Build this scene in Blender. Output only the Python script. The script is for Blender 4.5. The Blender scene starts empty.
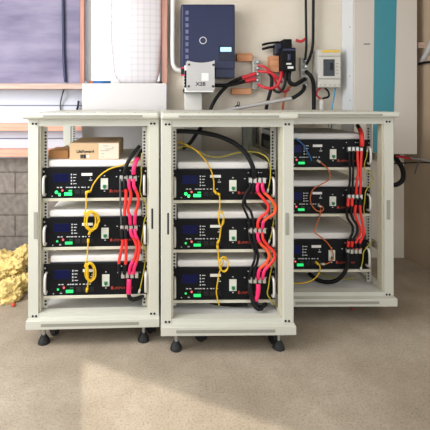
import bpy, bmesh, math, random
from mathutils import Vector, Matrix, noise
random.seed(7)
C = bpy.context.scene.collection
R = math.radians

# ------------------------------------------------------------------ camera, world, light, exposure
CAM_H, FPX, VX, VY = 1.085, 391.0, 165.0, 103.0
cam = bpy.data.objects.new('camera', bpy.data.cameras.new('camera'))
C.objects.link(cam)
cam.location = (0, 0, CAM_H)
cam.rotation_euler = (R(90), 0, 0)
cam.data.sensor_width = 36.0
cam.data.lens = FPX / 430.0 * 36.0
cam.data.shift_x = (215.0 - VX) / 430.0
cam.data.shift_y = -(215.0 - VY) / 430.0
cam.data.clip_start = 0.02
bpy.context.scene.camera = cam

world = bpy.data.worlds.new('daylight')
bpy.context.scene.world = world
world.use_nodes = True
wb = world.node_tree.nodes['Background']
wb.inputs['Color'].default_value = (0.93, 0.965, 1.0, 1)
wb.inputs['Strength'].default_value = 1.1

def area(name, loc, target, size, size_y, power, col):
    l = bpy.data.lights.new(name, 'AREA')
    l.shape = 'RECTANGLE'; l.size = size; l.size_y = size_y
    l.energy = power; l.color = col
    o = bpy.data.objects.new(name, l); C.objects.link(o)
    o.location = loc
    d = Vector(target) - Vector(loc)
    o.rotation_euler = d.to_track_quat('-Z', 'Y').to_euler()
    return o
area('overhead_fill', (-1.0, 0.9, 2.40), (-0.5, 1.7, 0.0), 1.4, 1.0, 32, (1.0, 0.97, 0.92))  # added fill from overhead, no actual fitting there
area('left_fill', (-1.9, 0.95, 1.5), (-0.3, 2.0, 0.7), 1.0, 1.4, 34, (0.97, 0.985, 1.0))  # added fill to brighten the left side, not placed at any window
# low hazy sun coming in under the front edge of the ceiling, past the added panel
SUN_H = Vector((-0.204, 0.979, 0)); SUN_EL = R(45)
sl = bpy.data.lights.new('hazy_sun', 'SUN'); sl.energy = 2.0; sl.angle = R(0.6); sl.color = (1.0, 0.93, 0.80)
so = bpy.data.objects.new('hazy_sun', sl); C.objects.link(so)
so.rotation_euler = (SUN_H * math.cos(SUN_EL) + Vector((0, 0, -math.sin(SUN_EL)))).to_track_quat('-Z', 'Y').to_euler()

vs = bpy.context.scene.view_settings
vs.view_transform = 'Standard'; vs.look = 'None'; vs.gamma = 1.0
vs.use_curve_mapping = False
vs.exposure = 0.45

# ------------------------------------------------------------------ materials
def lin(c):
    out = []
    for v in c:
        v /= 255.0
        out.append(v / 12.92 if v <= 0.04045 else ((v + 0.055) / 1.055) ** 2.4)
    return (out[0], out[1], out[2], 1.0)

def nodes(m): return m.node_tree, m.node_tree.nodes['Principled BSDF']

def mat(name, col, rough=0.5, metal=0.0, var=0.0, vscale=20.0, bump=0.0, bscale=80.0, emit=None, estr=0.0, trans=0.0):
    m = bpy.data.materials.new(name); m.use_nodes = True
    nt = m.node_tree; b = nt.nodes['Principled BSDF']
    b.inputs['Base Color'].default_value = lin(col)
    b.inputs['Roughness'].default_value = rough
    b.inputs['Metallic'].default_value = metal
    if trans: b.inputs['Transmission Weight'].default_value = trans
    tc = nt.nodes.new('ShaderNodeTexCoord')
    if var > 0:
        n = nt.nodes.new('ShaderNodeTexNoise')
        n.inputs['Scale'].default_value = vscale; n.inputs['Detail'].default_value = 5
        nt.links.new(tc.outputs['Object'], n.inputs['Vector'])
        mx = nt.nodes.new('ShaderNodeMix'); mx.data_type = 'RGBA'
        a = lin(col)
        mx.inputs['A'].default_value = tuple(min(1, x * (1 - var)) for x in a[:3]) + (1,)
        mx.inputs['B'].default_value = tuple(min(1, x * (1 + var)) for x in a[:3]) + (1,)
        nt.links.new(n.outputs['Fac'], mx.inputs['Factor'])
        nt.links.new(mx.outputs['Result'], b.inputs['Base Color'])
    if bump > 0:
        n2 = nt.nodes.new('ShaderNodeTexNoise')
        n2.inputs['Scale'].default_value = bscale; n2.inputs['Detail'].default_value = 4
        nt.links.new(tc.outputs['Object'], n2.inputs['Vector'])
        bp = nt.nodes.new('ShaderNodeBump'); bp.inputs['Strength'].default_value = bump
        bp.inputs['Distance'].default_value = 0.01
        nt.links.new(n2.outputs['Fac'], bp.inputs['Height'])
        nt.links.new(bp.outputs['Normal'], b.inputs['Normal'])
    if emit is not None:
        b.inputs['Emission Color'].default_value = lin(emit)
        b.inputs['Emission Strength'].default_value = estr
    return m


def ramp(nt, stops):
    r = nt.nodes.new('ShaderNodeValToRGB')
    while len(r.color_ramp.elements) < len(stops): r.color_ramp.elements.new(0.5)
    for e, (p, c) in zip(r.color_ramp.elements, stops):
        e.position = p; e.color = lin(c)
    return r

M = {}
M['paint'] = mat('cream_powder_coat', (199, 199, 188), 0.5, 0, 0.03, 300, 0.04, 900)
M['paint_in'] = mat('cream_inner_metal', (196, 192, 172), 0.5, 0, 0.04, 60)
M['vent'] = mat('perforated_strip', (146, 146, 136), 0.6, 0, 0.25, 600)
M['hole'] = mat('dark_hole', (22, 23, 25), 0.8)
M['latch_grey'] = mat('grey_latch', (150, 150, 140), 0.5)
M['rail'] = mat('rail_zinc', (196, 196, 190), 0.4, 0.15)
M['shelf'] = mat('shelf_cream', (212, 208, 190), 0.45, 0, 0.03, 80)
M['shelf_grey'] = mat('pale_grey_plate', (206, 205, 203), 0.55, 0, 0.05, 20)
M['panel'] = mat('black_panel', (13, 14, 18), 0.6, 0, 0.08, 150)
nodes(M['panel'])[1].inputs['Specular IOR Level'].default_value = 0.2
M['case'] = mat('light_grey_case', (228, 227, 225), 0.7, 0, 0.04, 30)
M['case_dark'] = mat('dark_module_case', (40, 42, 50), 0.5, 0.2)
M['slit'] = mat('vent_slit', (92, 92, 94), 0.7)
M['screen'] = mat('blue_screen', (10, 14, 44), 0.3, 0, 0, 1, 0, 1, (18, 28, 105), 0.14)
nodes(M['screen'])[1].inputs['Specular IOR Level'].default_value = 0.15
M['white_ink'] = mat('white_print', (205, 208, 212), 0.6)
M['sticker'] = mat('white_sticker', (228, 228, 226), 0.6)
M['led_bright'] = mat('green_led_bright', (60, 240, 120), 0.4, 0, 0, 1, 0, 1, (30, 255, 105), 2.0)
M['led'] = mat('green_led', (40, 170, 95), 0.4, 0, 0, 1, 0, 1, (35, 225, 115), 0.65)
M['led_dark'] = mat('green_led_unlit', (14, 60, 36), 0.4)
M['led_red'] = mat('red_led', (200, 90, 90), 0.4, 0, 0, 1, 0, 1, (255, 100, 95), 0.55)
M['breaker'] = mat('breaker_ivory', (218, 220, 208), 0.5)
M['green'] = mat('green_toggle', (12, 116, 74), 0.4)
M['orange_ink'] = mat('orange_print', (168, 58, 42), 0.6)
M['silver'] = mat('tinned_lug', (205, 205, 200), 0.3, 0.55)
M['chrome'] = mat('handle_alloy', (218, 216, 212), 0.35, 0.25)
M['steel'] = mat('zinc_stem', (190, 195, 200), 0.25, 0.8)
M['rubber'] = mat('black_rubber', (24, 25, 26), 0.6, 0, 0.1, 60)
M['c_black'] = mat('black_cable_jacket', (17, 18, 21), 0.5)
nodes(M['c_black'])[1].inputs['Specular IOR Level'].default_value = 0.25
M['c_grey'] = mat('dark_grey_jacket', (74, 76, 80), 0.5)
M['c_red'] = mat('red_cable_jacket', (228, 48, 42), 0.45)
M['c_orange'] = mat('orange_red_jacket', (238, 84, 40), 0.45)
M['c_pink'] = mat('pink_sleeve', (234, 36, 104), 0.4)
M['c_yellow'] = mat('yellow_patch_jacket', (228, 184, 22), 0.45)
M['c_earth'] = mat('yellow_green_jacket', (192, 178, 52), 0.45)
M['c_fibre'] = mat('orange_patch_jacket', (206, 104, 52), 0.45)
M['c_blue'] = mat('blue_patch_jacket', (40, 104, 168), 0.45)
M['c_lightblue'] = mat('light_blue_jacket', (70, 150, 190), 0.45)
M['plug'] = mat('clear_plug', (205, 200, 185), 0.3)
M['ring'] = mat('wire_ferrule', (222, 222, 214), 0.4, 0.2)
M['navy'] = mat('navy_black_case', (30, 38, 74), 0.35, 0, 0.1, 12)
M['navy_dark'] = mat('navy_fins', (22, 26, 50), 0.4)
M['fin'] = mat('pale_blue_fins', (104, 106, 140), 0.5)
M['c_crimson'] = mat('crimson_jacket', (204, 44, 58), 0.45)
M['lcd'] = mat('lit_display', (160, 205, 235), 0.3, 0, 0, 1, 0, 1, (150, 205, 245), 0.75)
M['alu'] = mat('brushed_aluminium', (188, 186, 186), 0.45, 0.25, 0.05, 14)
M['plaster_white'] = mat('white_plastic', (226, 224, 218), 0.4, 0, 0.02, 30)
M['cab_white'] = mat('cabinet_white', (204, 198, 190), 0.4, 0, 0.015, 6)
M['cab_side'] = mat('cabinet_side', (224, 228, 233), 0.4)
M['teal'] = mat('teal_stripe', (60, 138, 154), 0.4, 0, 0.02, 8)
M['copper'] = mat('conduit_rust', (176, 96, 62), 0.5)
M['yellow_label'] = mat('yellow_label', (226, 190, 74), 0.5)
M['dark_glass'] = mat('dark_window', (34, 42, 46), 0.12)
M['module_grey'] = mat('enclosure_grey', (200, 198, 192), 0.45, 0, 0.02, 30)
M['stone'] = mat('gravel_red', (196, 80, 52), 0.8)
M['card'] = mat('cardboard', (206, 176, 138), 0.8, 0, 0.06, 40, 0.05, 200)
M['card_dark'] = mat('brown_cardboard', (176, 126, 78), 0.8, 0, 0.07, 40)
M['ink'] = mat('black_ink', (32, 32, 40), 0.7)
M['label_paper'] = mat('paper_label', (222, 212, 194), 0.7)
M['ink_grey'] = mat('grey_ink', (140, 134, 130), 0.7)

def wood(name, a, b, scale=(2, 30, 30)):
    m = mat(name, a, 0.75); nt, bs = nodes(m)
    tc = nt.nodes.new('ShaderNodeTexCoord'); mp = nt.nodes.new('ShaderNodeMapping')
    mp.inputs['Scale'].default_value = scale
    n = nt.nodes.new('ShaderNodeTexNoise'); n.inputs['Scale'].default_value = 2.0; n.inputs['Detail'].default_value = 6
    nt.links.new(tc.outputs['Object'], mp.inputs['Vector']); nt.links.new(mp.outputs['Vector'], n.inputs['Vector'])
    r = ramp(nt, [(0.3, a), (0.7, b)])
    nt.links.new(n.outputs['Fac'], r.inputs['Fac']); nt.links.new(r.outputs['Color'], bs.inputs['Base Color'])
    return m
M['timber_pink'] = wood('sawn_timber_pink', (212, 148, 128), (228, 174, 152))
M['timber_pale'] = wood('sawn_timber_pale', (176, 150, 140), (208, 184, 168))
M['timber_stud'] = wood('stud_timber', (168, 118, 104), (196, 150, 136), (30, 30, 2))
M['wood_block'] = wood('wood_block', (184, 122, 82), (212, 156, 116))
M['ply'] = wood('stained_plywood', (104, 98, 126), (146, 140, 164), (1.2, 1, 5))

def concrete():
    m = mat('concrete_floor', (150, 136, 120), 0.85); nt, bs = nodes(m)
    tc = nt.nodes.new('ShaderNodeTexCoord')
    n1 = nt.nodes.new('ShaderNodeTexNoise'); n1.inputs['Scale'].default_value = 2.6; n1.inputs['Detail'].default_value = 9; n1.inputs['Roughness'].default_value = 0.68
    n2 = nt.nodes.new('ShaderNodeTexNoise'); n2.inputs['Scale'].default_value = 130; n2.inputs['Detail'].default_value = 5
    n3 = nt.nodes.new('ShaderNodeTexVoronoi'); n3.inputs['Scale'].default_value = 9
    for n in (n1, n2, n3): nt.links.new(tc.outputs['Object'], n.inputs['Vector'])
    r1 = ramp(nt, [(0.28, (146, 134, 117)), (0.5, (166, 154, 137)), (0.70, (184, 173, 156))])
    nt.links.new(n1.outputs['Fac'], r1.inputs['Fac'])
    r2 = ramp(nt, [(0.30, (214, 210, 206)), (0.48, (246, 244, 242)), (0.66, (255, 255, 255))])
    nt.links.new(n2.outputs['Fac'], r2.inputs['Fac'])
    mx = nt.nodes.new('ShaderNodeMix'); mx.data_type = 'RGBA'; mx.blend_type = 'MULTIPLY'; mx.inputs['Factor'].default_value = 1
    nt.links.new(r1.outputs['Color'], mx.inputs['A']); nt.links.new(r2.outputs['Color'], mx.inputs['B'])
    # small dark pits
    r3 = ramp(nt, [(0.0, (120, 108, 98)), (0.05, (255, 255, 255))])
    nt.links.new(n3.outputs['Distance'], r3.inputs['Fac'])
    mx2 = nt.nodes.new('ShaderNodeMix'); mx2.data_type = 'RGBA'; mx2.blend_type = 'MULTIPLY'; mx2.inputs['Factor'].default_value = 0.5
    nt.links.new(mx.outputs['Result'], mx2.inputs['A']); nt.links.new(r3.outputs['Color'], mx2.inputs['B'])
    nt.links.new(mx2.outputs['Result'], bs.inputs['Base Color'])
    bp = nt.nodes.new('ShaderNodeBump'); bp.inputs['Strength'].default_value = 0.08; bp.inputs['Distance'].default_value = 0.01
    nt.links.new(n2.outputs['Fac'], bp.inputs['Height']); nt.links.new(bp.outputs['Normal'], bs.inputs['Normal'])
    return m
M['floor'] = concrete()

def plaster(name, a, b):
    m = mat(name, a, 0.9); nt, bs = nodes(m)
    tc = nt.nodes.new('ShaderNodeTexCoord')
    n = nt.nodes.new('ShaderNodeTexNoise'); n.inputs['Scale'].default_value = 3; n.inputs['Detail'].default_value = 6
    nt.links.new(tc.outputs['Object'], n.inputs['Vector'])
    r = ramp(nt, [(0.3, a), (0.7, b)])
    nt.links.new(n.outputs['Fac'], r.inputs['Fac']); nt.links.new(r.outputs['Color'], bs.inputs['Base Color'])
    n2 = nt.nodes.new('ShaderNodeTexNoise'); n2.inputs['Scale'].default_value = 40
    nt.links.new(tc.outputs['Object'], n2.inputs['Vector'])
    bp = nt.nodes.new('ShaderNodeBump'); bp.inputs['Strength'].default_value = 0.15; bp.inputs['Distance'].default_value = 0.01
    nt.links.new(n2.outputs['Fac'], bp.inputs['Height']); nt.links.new(bp.outputs['Normal'], bs.inputs['Normal'])
    return m
M['plaster'] = plaster('cream_plaster', (212, 202, 186), (224, 216, 202))
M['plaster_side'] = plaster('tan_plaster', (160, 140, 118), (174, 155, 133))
M['ceiling'] = plaster('white_ceiling', (214, 212, 206), (222, 220, 214))

def blocks():
    m = mat('grey_blockwork', (128, 122, 116), 0.95); nt, bs = nodes(m)
    tc = nt.nodes.new('ShaderNodeTexCoord'); mp = nt.nodes.new('ShaderNodeMapping')
    mp.inputs['Rotation'].default_value = (R(90), 0, 0)
    br = nt.nodes.new('ShaderNodeTexBrick')
    br.inputs['Scale'].default_value = 1.0
    br.inputs['Brick Width'].default_value = 0.42; br.inputs['Row Height'].default_value = 0.15
    br.inputs['Mortar Size'].default_value = 0.006
    br.inputs['Color1'].default_value = lin((150, 141, 134)); br.inputs['Color2'].default_value = lin((138, 130, 124))
    br.inputs['Mortar'].default_value = lin((110, 102, 96))
    nt.links.new(tc.outputs['Object'], mp.inputs['Vector']); nt.links.new(mp.outputs['Vector'], br.inputs['Vector'])
    n = nt.nodes.new('ShaderNodeTexNoise'); n.inputs['Scale'].default_value = 30; n.inputs['Detail'].default_value = 5
    nt.links.new(tc.outputs['Object'], n.inputs['Vector'])
    r = ramp(nt, [(0.3, (205, 205, 205)), (0.7, (255, 255, 255))]); nt.links.new(n.outputs['Fac'], r.inputs['Fac'])
    mx = nt.nodes.new('ShaderNodeMix'); mx.data_type = 'RGBA'; mx.blend_type = 'MULTIPLY'; mx.inputs['Factor'].default_value = 1
    nt.links.new(br.outputs['Color'], mx.inputs['A']); nt.links.new(r.outputs['Color'], mx.inputs['B'])
    nt.links.new(mx.outputs['Result'], bs.inputs['Base Color'])
    return m
M['block'] = blocks()
M['clad'] = mat('white_painted_boards', (198, 202, 214), 0.6, 0, 0.04, 5)
M['groove'] = mat('board_groove', (112, 116, 130), 0.8)
M['board_white'] = mat('white_melamine', (206, 203, 203), 0.5, 0, 0.02, 4)
M['wool'] = mat('glass_wool', (232, 206, 134), 0.95, 0, 0.22, 40, 0.6, 130)
M['glass'] = mat('pane_glass', (255, 255, 255), 0.02, 0, 0, 1, 0, 1, None, 0, 1.0)

def sheet_mat():
    m = mat('gridded_plastic', (214, 210, 214), 0.4); nt, bs = nodes(m)
    tc = nt.nodes.new('ShaderNodeTexCoord'); sx = nt.nodes.new('ShaderNodeSeparateXYZ')
    nt.links.new(tc.outputs['Object'], sx.inputs['Vector'])
    def line(out):
        a = nt.nodes.new('ShaderNodeMath'); a.operation = 'MULTIPLY'; a.inputs[1].default_value = 24.0
        f = nt.nodes.new('ShaderNodeMath'); f.operation = 'FRACT'
        g = nt.nodes.new('ShaderNodeMath'); g.operation = 'LESS_THAN'; g.inputs[1].default_value = 0.28
        nt.links.new(out, a.inputs[0]); nt.links.new(a.outputs[0], f.inputs[0]); nt.links.new(f.outputs[0], g.inputs[0])
        return g
    gx, gz = line(sx.outputs['X']), line(sx.outputs['Z'])
    ad = nt.nodes.new('ShaderNodeMath'); ad.operation = 'ADD'
    nt.links.new(gx.outputs[0], ad.inputs[0]); nt.links.new(gz.outputs[0], ad.inputs[1])
    md = nt.nodes.new('ShaderNodeMath'); md.operation = 'MULTIPLY'; md.inputs[1].default_value = 0.5
    nt.links.new(ad.outputs[0], md.inputs[0])
    r = ramp(nt, [(0.0, (212, 208, 212)), (1.0, (198, 193, 197))])
    nt.links.new(md.outputs[0], r.inputs['Fac']); nt.links.new(r.outputs['Color'], bs.inputs['Base Color'])
    return m
M['sheet'] = sheet_mat()

# ------------------------------------------------------------------ mesh builder
def P(px, py, Y):
    """point of the place seen at a photo position, at a given distance from the camera"""
    return Vector(((px - VX) / FPX * Y, Y, CAM_H + (VY - py) / FPX * Y))

class MB:
    def __init__(self): self.bm = bmesh.new()
    def _fin(self, verts, mi):
        fs = set()
        for v in verts:
            for f in v.link_faces: fs.add(f)
        for f in fs: f.material_index = mi
    def box(self, x0, x1, y0, y1, z0, z1, bev=0.0, mi=0, seg=2):
        mtx = Matrix.Translation(((x0 + x1) / 2, (y0 + y1) / 2, (z0 + z1) / 2)) @ Matrix.Diagonal((x1 - x0, y1 - y0, z1 - z0, 1))
        r = bmesh.ops.create_cube(self.bm, size=1, matrix=mtx)
        vs_ = r['verts']
        self._fin(vs_, mi)
        if bev > 0:
            es = list({e for v in vs_ for e in v.link_edges})
            bmesh.ops.bevel(self.bm, geom=es, offset=bev, segments=seg, profile=0.5, affect='EDGES', material=-1)
        return self
    def cyl(self, c, axis, r0, r1, h, seg=20, mi=0):
        q = Vector((0, 0, 1)).rotation_difference(Vector(axis).normalized()).to_matrix().to_4x4()
        mtx = Matrix.Translation(Vector(c)) @ q @ Matrix.Translation((0, 0, h / 2))
        r = bmesh.ops.create_cone(self.bm, cap_ends=True, segments=seg, radius1=r0, radius2=r1, depth=h, matrix=mtx)
        self._fin(r['verts'], mi)
        return self
    def tube(self, pts, r, seg=8, mi=0, caps=True):
        pts = [Vector(p) for p in pts]
        rings = []; up = None
        for i, p in enumerate(pts):
            t = (pts[min(i + 1, len(pts) - 1)] - pts[max(i - 1, 0)])
            t = t.normalized() if t.length > 1e-9 else Vector((0, 0, 1))
            if up is None:
                a = Vector((0, 1, 0)) if abs(t.y) < 0.9 else Vector((1, 0, 0))
            else: a = up
            s = t.cross(a)
            if s.length < 1e-6: s = t.cross(Vector((1, 0, 0.3)))
            s.normalize(); up = s.cross(t).normalized()
            ring = []
            for k in range(seg):
                an = 2 * math.pi * k / seg
                ring.append(self.bm.verts.new(p + (s * math.cos(an) + up * math.sin(an)) * r))
            rings.append(ring)
        for a, b in zip(rings, rings[1:]):
            for k in range(seg):
                f = self.bm.faces.new((a[k], a[(k + 1) % seg], b[(k + 1) % seg], b[k])); f.material_index = mi; f.smooth = True
        if caps:
            self.bm.faces.new(rings[0][::-1]).material_index = mi
            self.bm.faces.new(rings[-1]).material_index = mi
        return self
    def prism(self, poly, y0, y1, mi=0):
        """outline in x,z pushed from y0 to y1"""
        a = [self.bm.verts.new((x, y0, z)) for x, z in poly]
        b = [self.bm.verts.new((x, y1, z)) for x, z in poly]
        n = len(poly); fs = [self.bm.faces.new(a), self.bm.faces.new(b[::-1])]
        for i in range(n): fs.append(self.bm.faces.new((a[i], b[i], b[(i + 1) % n], a[(i + 1) % n])))
        for f in fs: f.material_index = mi
        return self
    def build(self, name, mats, parent=None, loc=None, smooth=False):
        bmesh.ops.recalc_face_normals(self.bm, faces=self.bm.faces[:])
        me = bpy.data.meshes.new(name)
        if loc is not None and parent is None:
            bmesh.ops.translate(self.bm, verts=self.bm.verts[:], vec=-Vector(loc))
        self.bm.to_mesh(me); self.bm.free()
        for m in (mats if isinstance(mats, (list, tuple)) else [mats]): me.materials.append(m)
        if smooth:
            for p in me.polygons: p.use_smooth = True
        o = bpy.data.objects.new(name, me); C.objects.link(o)
        if parent is not None: o.parent = parent
        elif loc is not None: o.location = loc
        return o

def tag(o, label, cat, group=None):
    o['label'] = label; o['category'] = cat
    if group: o['group'] = group
    return o
def thing(name, label, cat, loc, rz=0.0, group=None):
    o = bpy.data.objects.new(name, None); C.objects.link(o)
    o.empty_display_size = 0.05
    o.location = loc; o.rotation_euler = (0, 0, rz)
    return tag(o, label, cat, group)
def struct(o):
    o['kind'] = 'structure'; return o

def text(body, size, mtl, parent, loc, name='lettering', depth=0.0006, sx=1.0, bold=0.0):
    cu = bpy.data.curves.new(name, 'FONT'); cu.body = body; cu.size = size; cu.extrude = depth; cu.offset = bold
    cu.align_x = 'LEFT'; cu.align_y = 'BOTTOM_BASELINE'
    tmp = bpy.data.objects.new(name, cu); C.objects.link(tmp)
    dg = bpy.context.evaluated_depsgraph_get(); dg.update()
    me = bpy.data.meshes.new_from_object(tmp.evaluated_get(dg))
    bpy.data.objects.remove(tmp); bpy.data.curves.remove(cu)
    me.transform(Matrix.Translation(Vector(loc)) @ Matrix.Rotation(R(90), 4, 'X') @ Matrix.Diagonal((sx, 1, 1, 1)))
    me.materials.clear(); me.materials.append(mtl)
    o = bpy.data.objects.new(name, me); C.objects.link(o); o.parent = parent
    return o

def spline(pts, step=0.006):
    pts = [Vector(p) for p in pts]
    if len(pts) == 2: return [pts[0].lerp(pts[1], i / 6) for i in range(7)]
    ext = [pts[0] * 2 - pts[1]] + pts + [pts[-1] * 2 - pts[-2]]
    out = []
    for i in range(1, len(ext) - 2):
        p0, p1, p2, p3 = ext[i - 1:i + 3]
        n = max(2, int((p2 - p1).length / step))
        d1, d2, d3 = [max((b - a).length, 1e-4) ** 0.5 for a, b in ((p0, p1), (p1, p2), (p2, p3))]
        for k in range(n):
            t = d1 + d2 * k / n
            t1, t2, t3 = d1, d1 + d2, d1 + d2 + d3
            A1 = p0 * ((t1 - t) / d1) + p1 * (t / d1)
            A2 = p1 * ((t2 - t) / d2) + p2 * ((t - t1) / d2)
            A3 = p2 * ((t3 - t) / d3) + p3 * ((t - t2) / d3)
            B1 = A1 * ((t2 - t) / t2) + A2 * (t / t2)
            B2 = A2 * ((t3 - t) / (t3 - t1)) + A3 * ((t - t1) / (t3 - t1))
            out.append(B1 * ((t2 - t) / d2) + B2 * ((t - t1) / d2))
    out.append(pts[-1])
    return out

def cable(name, label, cat, pts, r, mtl, group=None, sleeves=(), plugs=(), seg=8):
    """one cable; sleeves = (start, end, material) as shares of its length, plugs = (end index, material)"""
    sp = spline(pts)
    base = sp[0].copy()
    rel = [p - base for p in sp]
    o = MB().tube(rel, r, seg).build(name, mtl)
    o.location = base
    tag(o, label, cat, group)
    n = len(rel)
    for a, b, sm in sleeves:
        i0, i1 = int(a * (n - 1)), max(int(b * (n - 1)), int(a * (n - 1)) + 2)
        s = MB().tube(rel[i0:min(i1, n - 1) + 1], r * 1.14, seg).build('sleeve', sm, o)
    for e, pm in plugs:
        if e == 0: a, b = rel[0], rel[min(3, n - 1)]
        else: a, b = rel[-1], rel[max(-4, -n)]
        d = (b - a).normalized()
        MB().tube([a - d * 0.004, a + d * 0.016], max(r * 1.9, 0.004), 6).build('plug', pm, o)
    return o

# ------------------------------------------------------------------ the room
WY = 2.74
sW = FPX / WY
f = MB().box(-3.2, 2.6, -1.6, 3.1, -0.1, 0.0).build('floor', M['floor']); struct(f)
# ceiling edge slanted for the sun patch; unseen panel added to shade its left
PA = Vector((-0.350, 1.651, 0)); CE = PA - SUN_H * 2.45; CD = Vector((0.906, -0.422, 0))
def on_edge(x): return CE + CD * ((x - CE.x) / CD.x)
mb = MB(); e0, e1 = on_edge(-3.2), on_edge(2.6)
lo = [mb.bm.verts.new((x, y, 2.45)) for x, y in ((e0.x, e0.y), (e1.x, e1.y), (2.6, 3.1), (-3.2, 3.1))]
hi = [mb.bm.verts.new((v.co.x, v.co.y, 2.55)) for v in lo]
mb.bm.faces.new(lo); mb.bm.faces.new(hi[::-1])
for i in range(4): mb.bm.faces.new((lo[i], hi[i], hi[(i + 1) % 4], lo[(i + 1) % 4]))
c = mb.build('ceiling', M['ceiling']); struct(c)
mb = MB(); e2 = on_edge(-1.25)
q_ = [CE, e2, e2 + Vector((-0.02, -0.04, 0)), CE + Vector((-0.02, -0.04, 0))]
lo = [mb.bm.verts.new((v.x, v.y, 0)) for v in q_]; hi = [mb.bm.verts.new((v.x, v.y, 2.45)) for v in q_]
mb.bm.faces.new(lo); mb.bm.faces.new(hi[::-1])
for i in range(4): mb.bm.faces.new((lo[i], hi[i], hi[(i + 1) % 4], lo[(i + 1) % 4]))
struct(mb.build('sun_blocker_1', M['plaster_white']))  # unseen panel, added only to block the sun
XS = (167.5 - VX) / sW                 # where boarding ends and plaster begins
WL, WR, WB, WT = (86 - VX) / sW, (162.5 - VX) / sW, P(0, 84, WY).z, 2.25   # window opening
# back wall in pieces round the window, joined as one mesh
wb_ = MB()
zb = P(0, 158, WY).z
wb_.box(-3.2, XS, WY, WY + 0.2, 0, zb, mi=0)                      # bare blockwork
wb_.box(-3.2, WL, WY, WY + 0.2, zb, 2.45, mi=1)
wb_.box(WL, WR, WY, WY + 0.2, zb, WB, mi=1)
wb_.box(WL, WR, WY, WY + 0.2, WT, 2.45, mi=1)
wb_.box(WR, XS, WY, WY + 0.2, zb, 2.45, mi=1)
wb_.box(XS, 1.95, WY, WY + 0.2, 0, 2.45, mi=2)
for yy in (105.5, 138.5, 72):
    z = P(0, yy, WY).z
    wb_.box(-3.2, WL - 0.02, WY - 0.002, WY + 0.001, z - 0.004, z + 0.004, mi=3)
w = wb_.build('wall_back', [M['block'], M['clad'], M['plaster'], M['groove']]); struct(w)
cr = Vector(((404 - VX) / FPX * WY, WY, 0))
d2 = Vector((1.722, 2.54, 0)) - cr
far = cr + d2 * 9.0
mb = MB()
nrm = Vector((-d2.y, d2.x, 0)).normalized() * -1
if nrm.x < 0: nrm = -nrm
vs0 = [cr - d2 * 0.6, far, far + nrm * 0.15, cr - d2 * 0.6 + nrm * 0.15]
lo = [mb.bm.verts.new((v.x, v.y, 0)) for v in vs0]; hi = [mb.bm.verts.new((v.x, v.y, 2.45)) for v in vs0]
mb.bm.faces.new(lo); mb.bm.faces.new(hi[::-1])
for i in range(4): mb.bm.faces.new((lo[i], hi[i], hi[(i + 1) % 4], lo[(i + 1) % 4]))
w = mb.build('wall_right', M['plaster_side']); struct(w)
w = MB().box(-3.3, -3.2, 1.2, 3.1, 0, 2.45).build('wall_left', M['plaster']); struct(w)

# window
fw = MB()
t = 0.022
fw.box(WL, WR, WY + 0.05, WY + 0.09, WB, WB + t); fw.box(WL, WR, WY + 0.05, WY + 0.09, WT - t, WT)
fw.box(WL, WL + t, WY + 0.05, WY + 0.09, WB, WT); fw.box(WR - t, WR, WY + 0.05, WY + 0.09, WB, WT)
win = fw.build('window_1', M['plaster_white']); struct(win)
g = MB().box(WL + t, WR - t, WY + 0.068, WY + 0.072, WB + t, WT - t).build('pane', M['glass'], win)

# boarding and timbers on the left of the wall
def slab(name, x0, x1, y0, y1, Yf, Yb, mtl, label=None, cat=None, bev=0.002, group=None):
    """a board whose front face is seen between photo x0..x1, y0..y1"""
    a, b = P(x0, y1, Yf), P(x1, y0, Yf)
    loc = Vector(((a.x + b.x) / 2, (Yf + Yb) / 2, a.z))
    o = MB().box(a.x, b.x, Yf, Yb, a.z, b.z, bev).build(name, mtl, None, loc)
    if label: tag(o, label, cat, group)
    else: struct(o)
    return o
slab('plywood_panel', -140, 80, -60, 84, 2.70, WY - 0.003, M['ply'], 'stained purplish plywood sheet on the wall left of the window', 'panel')
slab('trim_1', 80, 84.2, -60, 84, 2.69, WY - 0.003, M['timber_stud'])
slab('trim_2', -140, 82, 83.5, 89, 2.62, WY - 0.004, M['timber_pale'])
slab('timber_rail', -140, 82, 123.5, 130.8, 2.66, WY - 0.004, M['timber_pink'], 'upper of two pinkish timber rails along the boarded wall, left edge', 'rail', group='timber rails')
slab('timber_rail', -140, 82, 149.5, 156.8, 2.66, WY - 0.004, M['timber_pink'], 'lower of two pinkish timber rails, just above the bare blockwork', 'rail', group='timber rails')
slab('trim_3', 162.3, 167.3, -60, 84, 2.66, WY - 0.003, M['timber_stud'])
slab('white_board', 82, 166.5, 84, 153, 2.60, 2.62, M['board_white'], 'plain white board standing below the bright window behind the racks', 'board')
slab('trim_4', 82, 166, 83.3, 84.6, 2.60, 2.84, M['board_white'])
# cord over the plywood and loose wires under it
cable('hanging_cord', 'dark blue cord hanging down over the plywood sheet', 'cord', [P(63, -10, 2.688), P(63.5, 30, 2.688), P(64, 60, 2.688), P(65.5, 82, 2.688)], 0.011, M['navy'])
cable('loose_wire', 'thin dark wire hanging on white boards under the timber ledge', 'wire', [P(64, 89.5, 2.73), P(62.5, 94, 2.70), P(60.5, 103, 2.72), P(60.5, 108, 2.725), P(62.5, 125, 2.72)], 0.005, M['c_grey'])
cable('loose_wire', 'short dark wire end beside the white board, under the ledge', 'wire', [P(78.5, 101, 2.72), P(78, 106, 2.71), P(77, 110, 2.72), P(76, 125, 2.72)], 0.008, M['navy_dark'])

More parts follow.
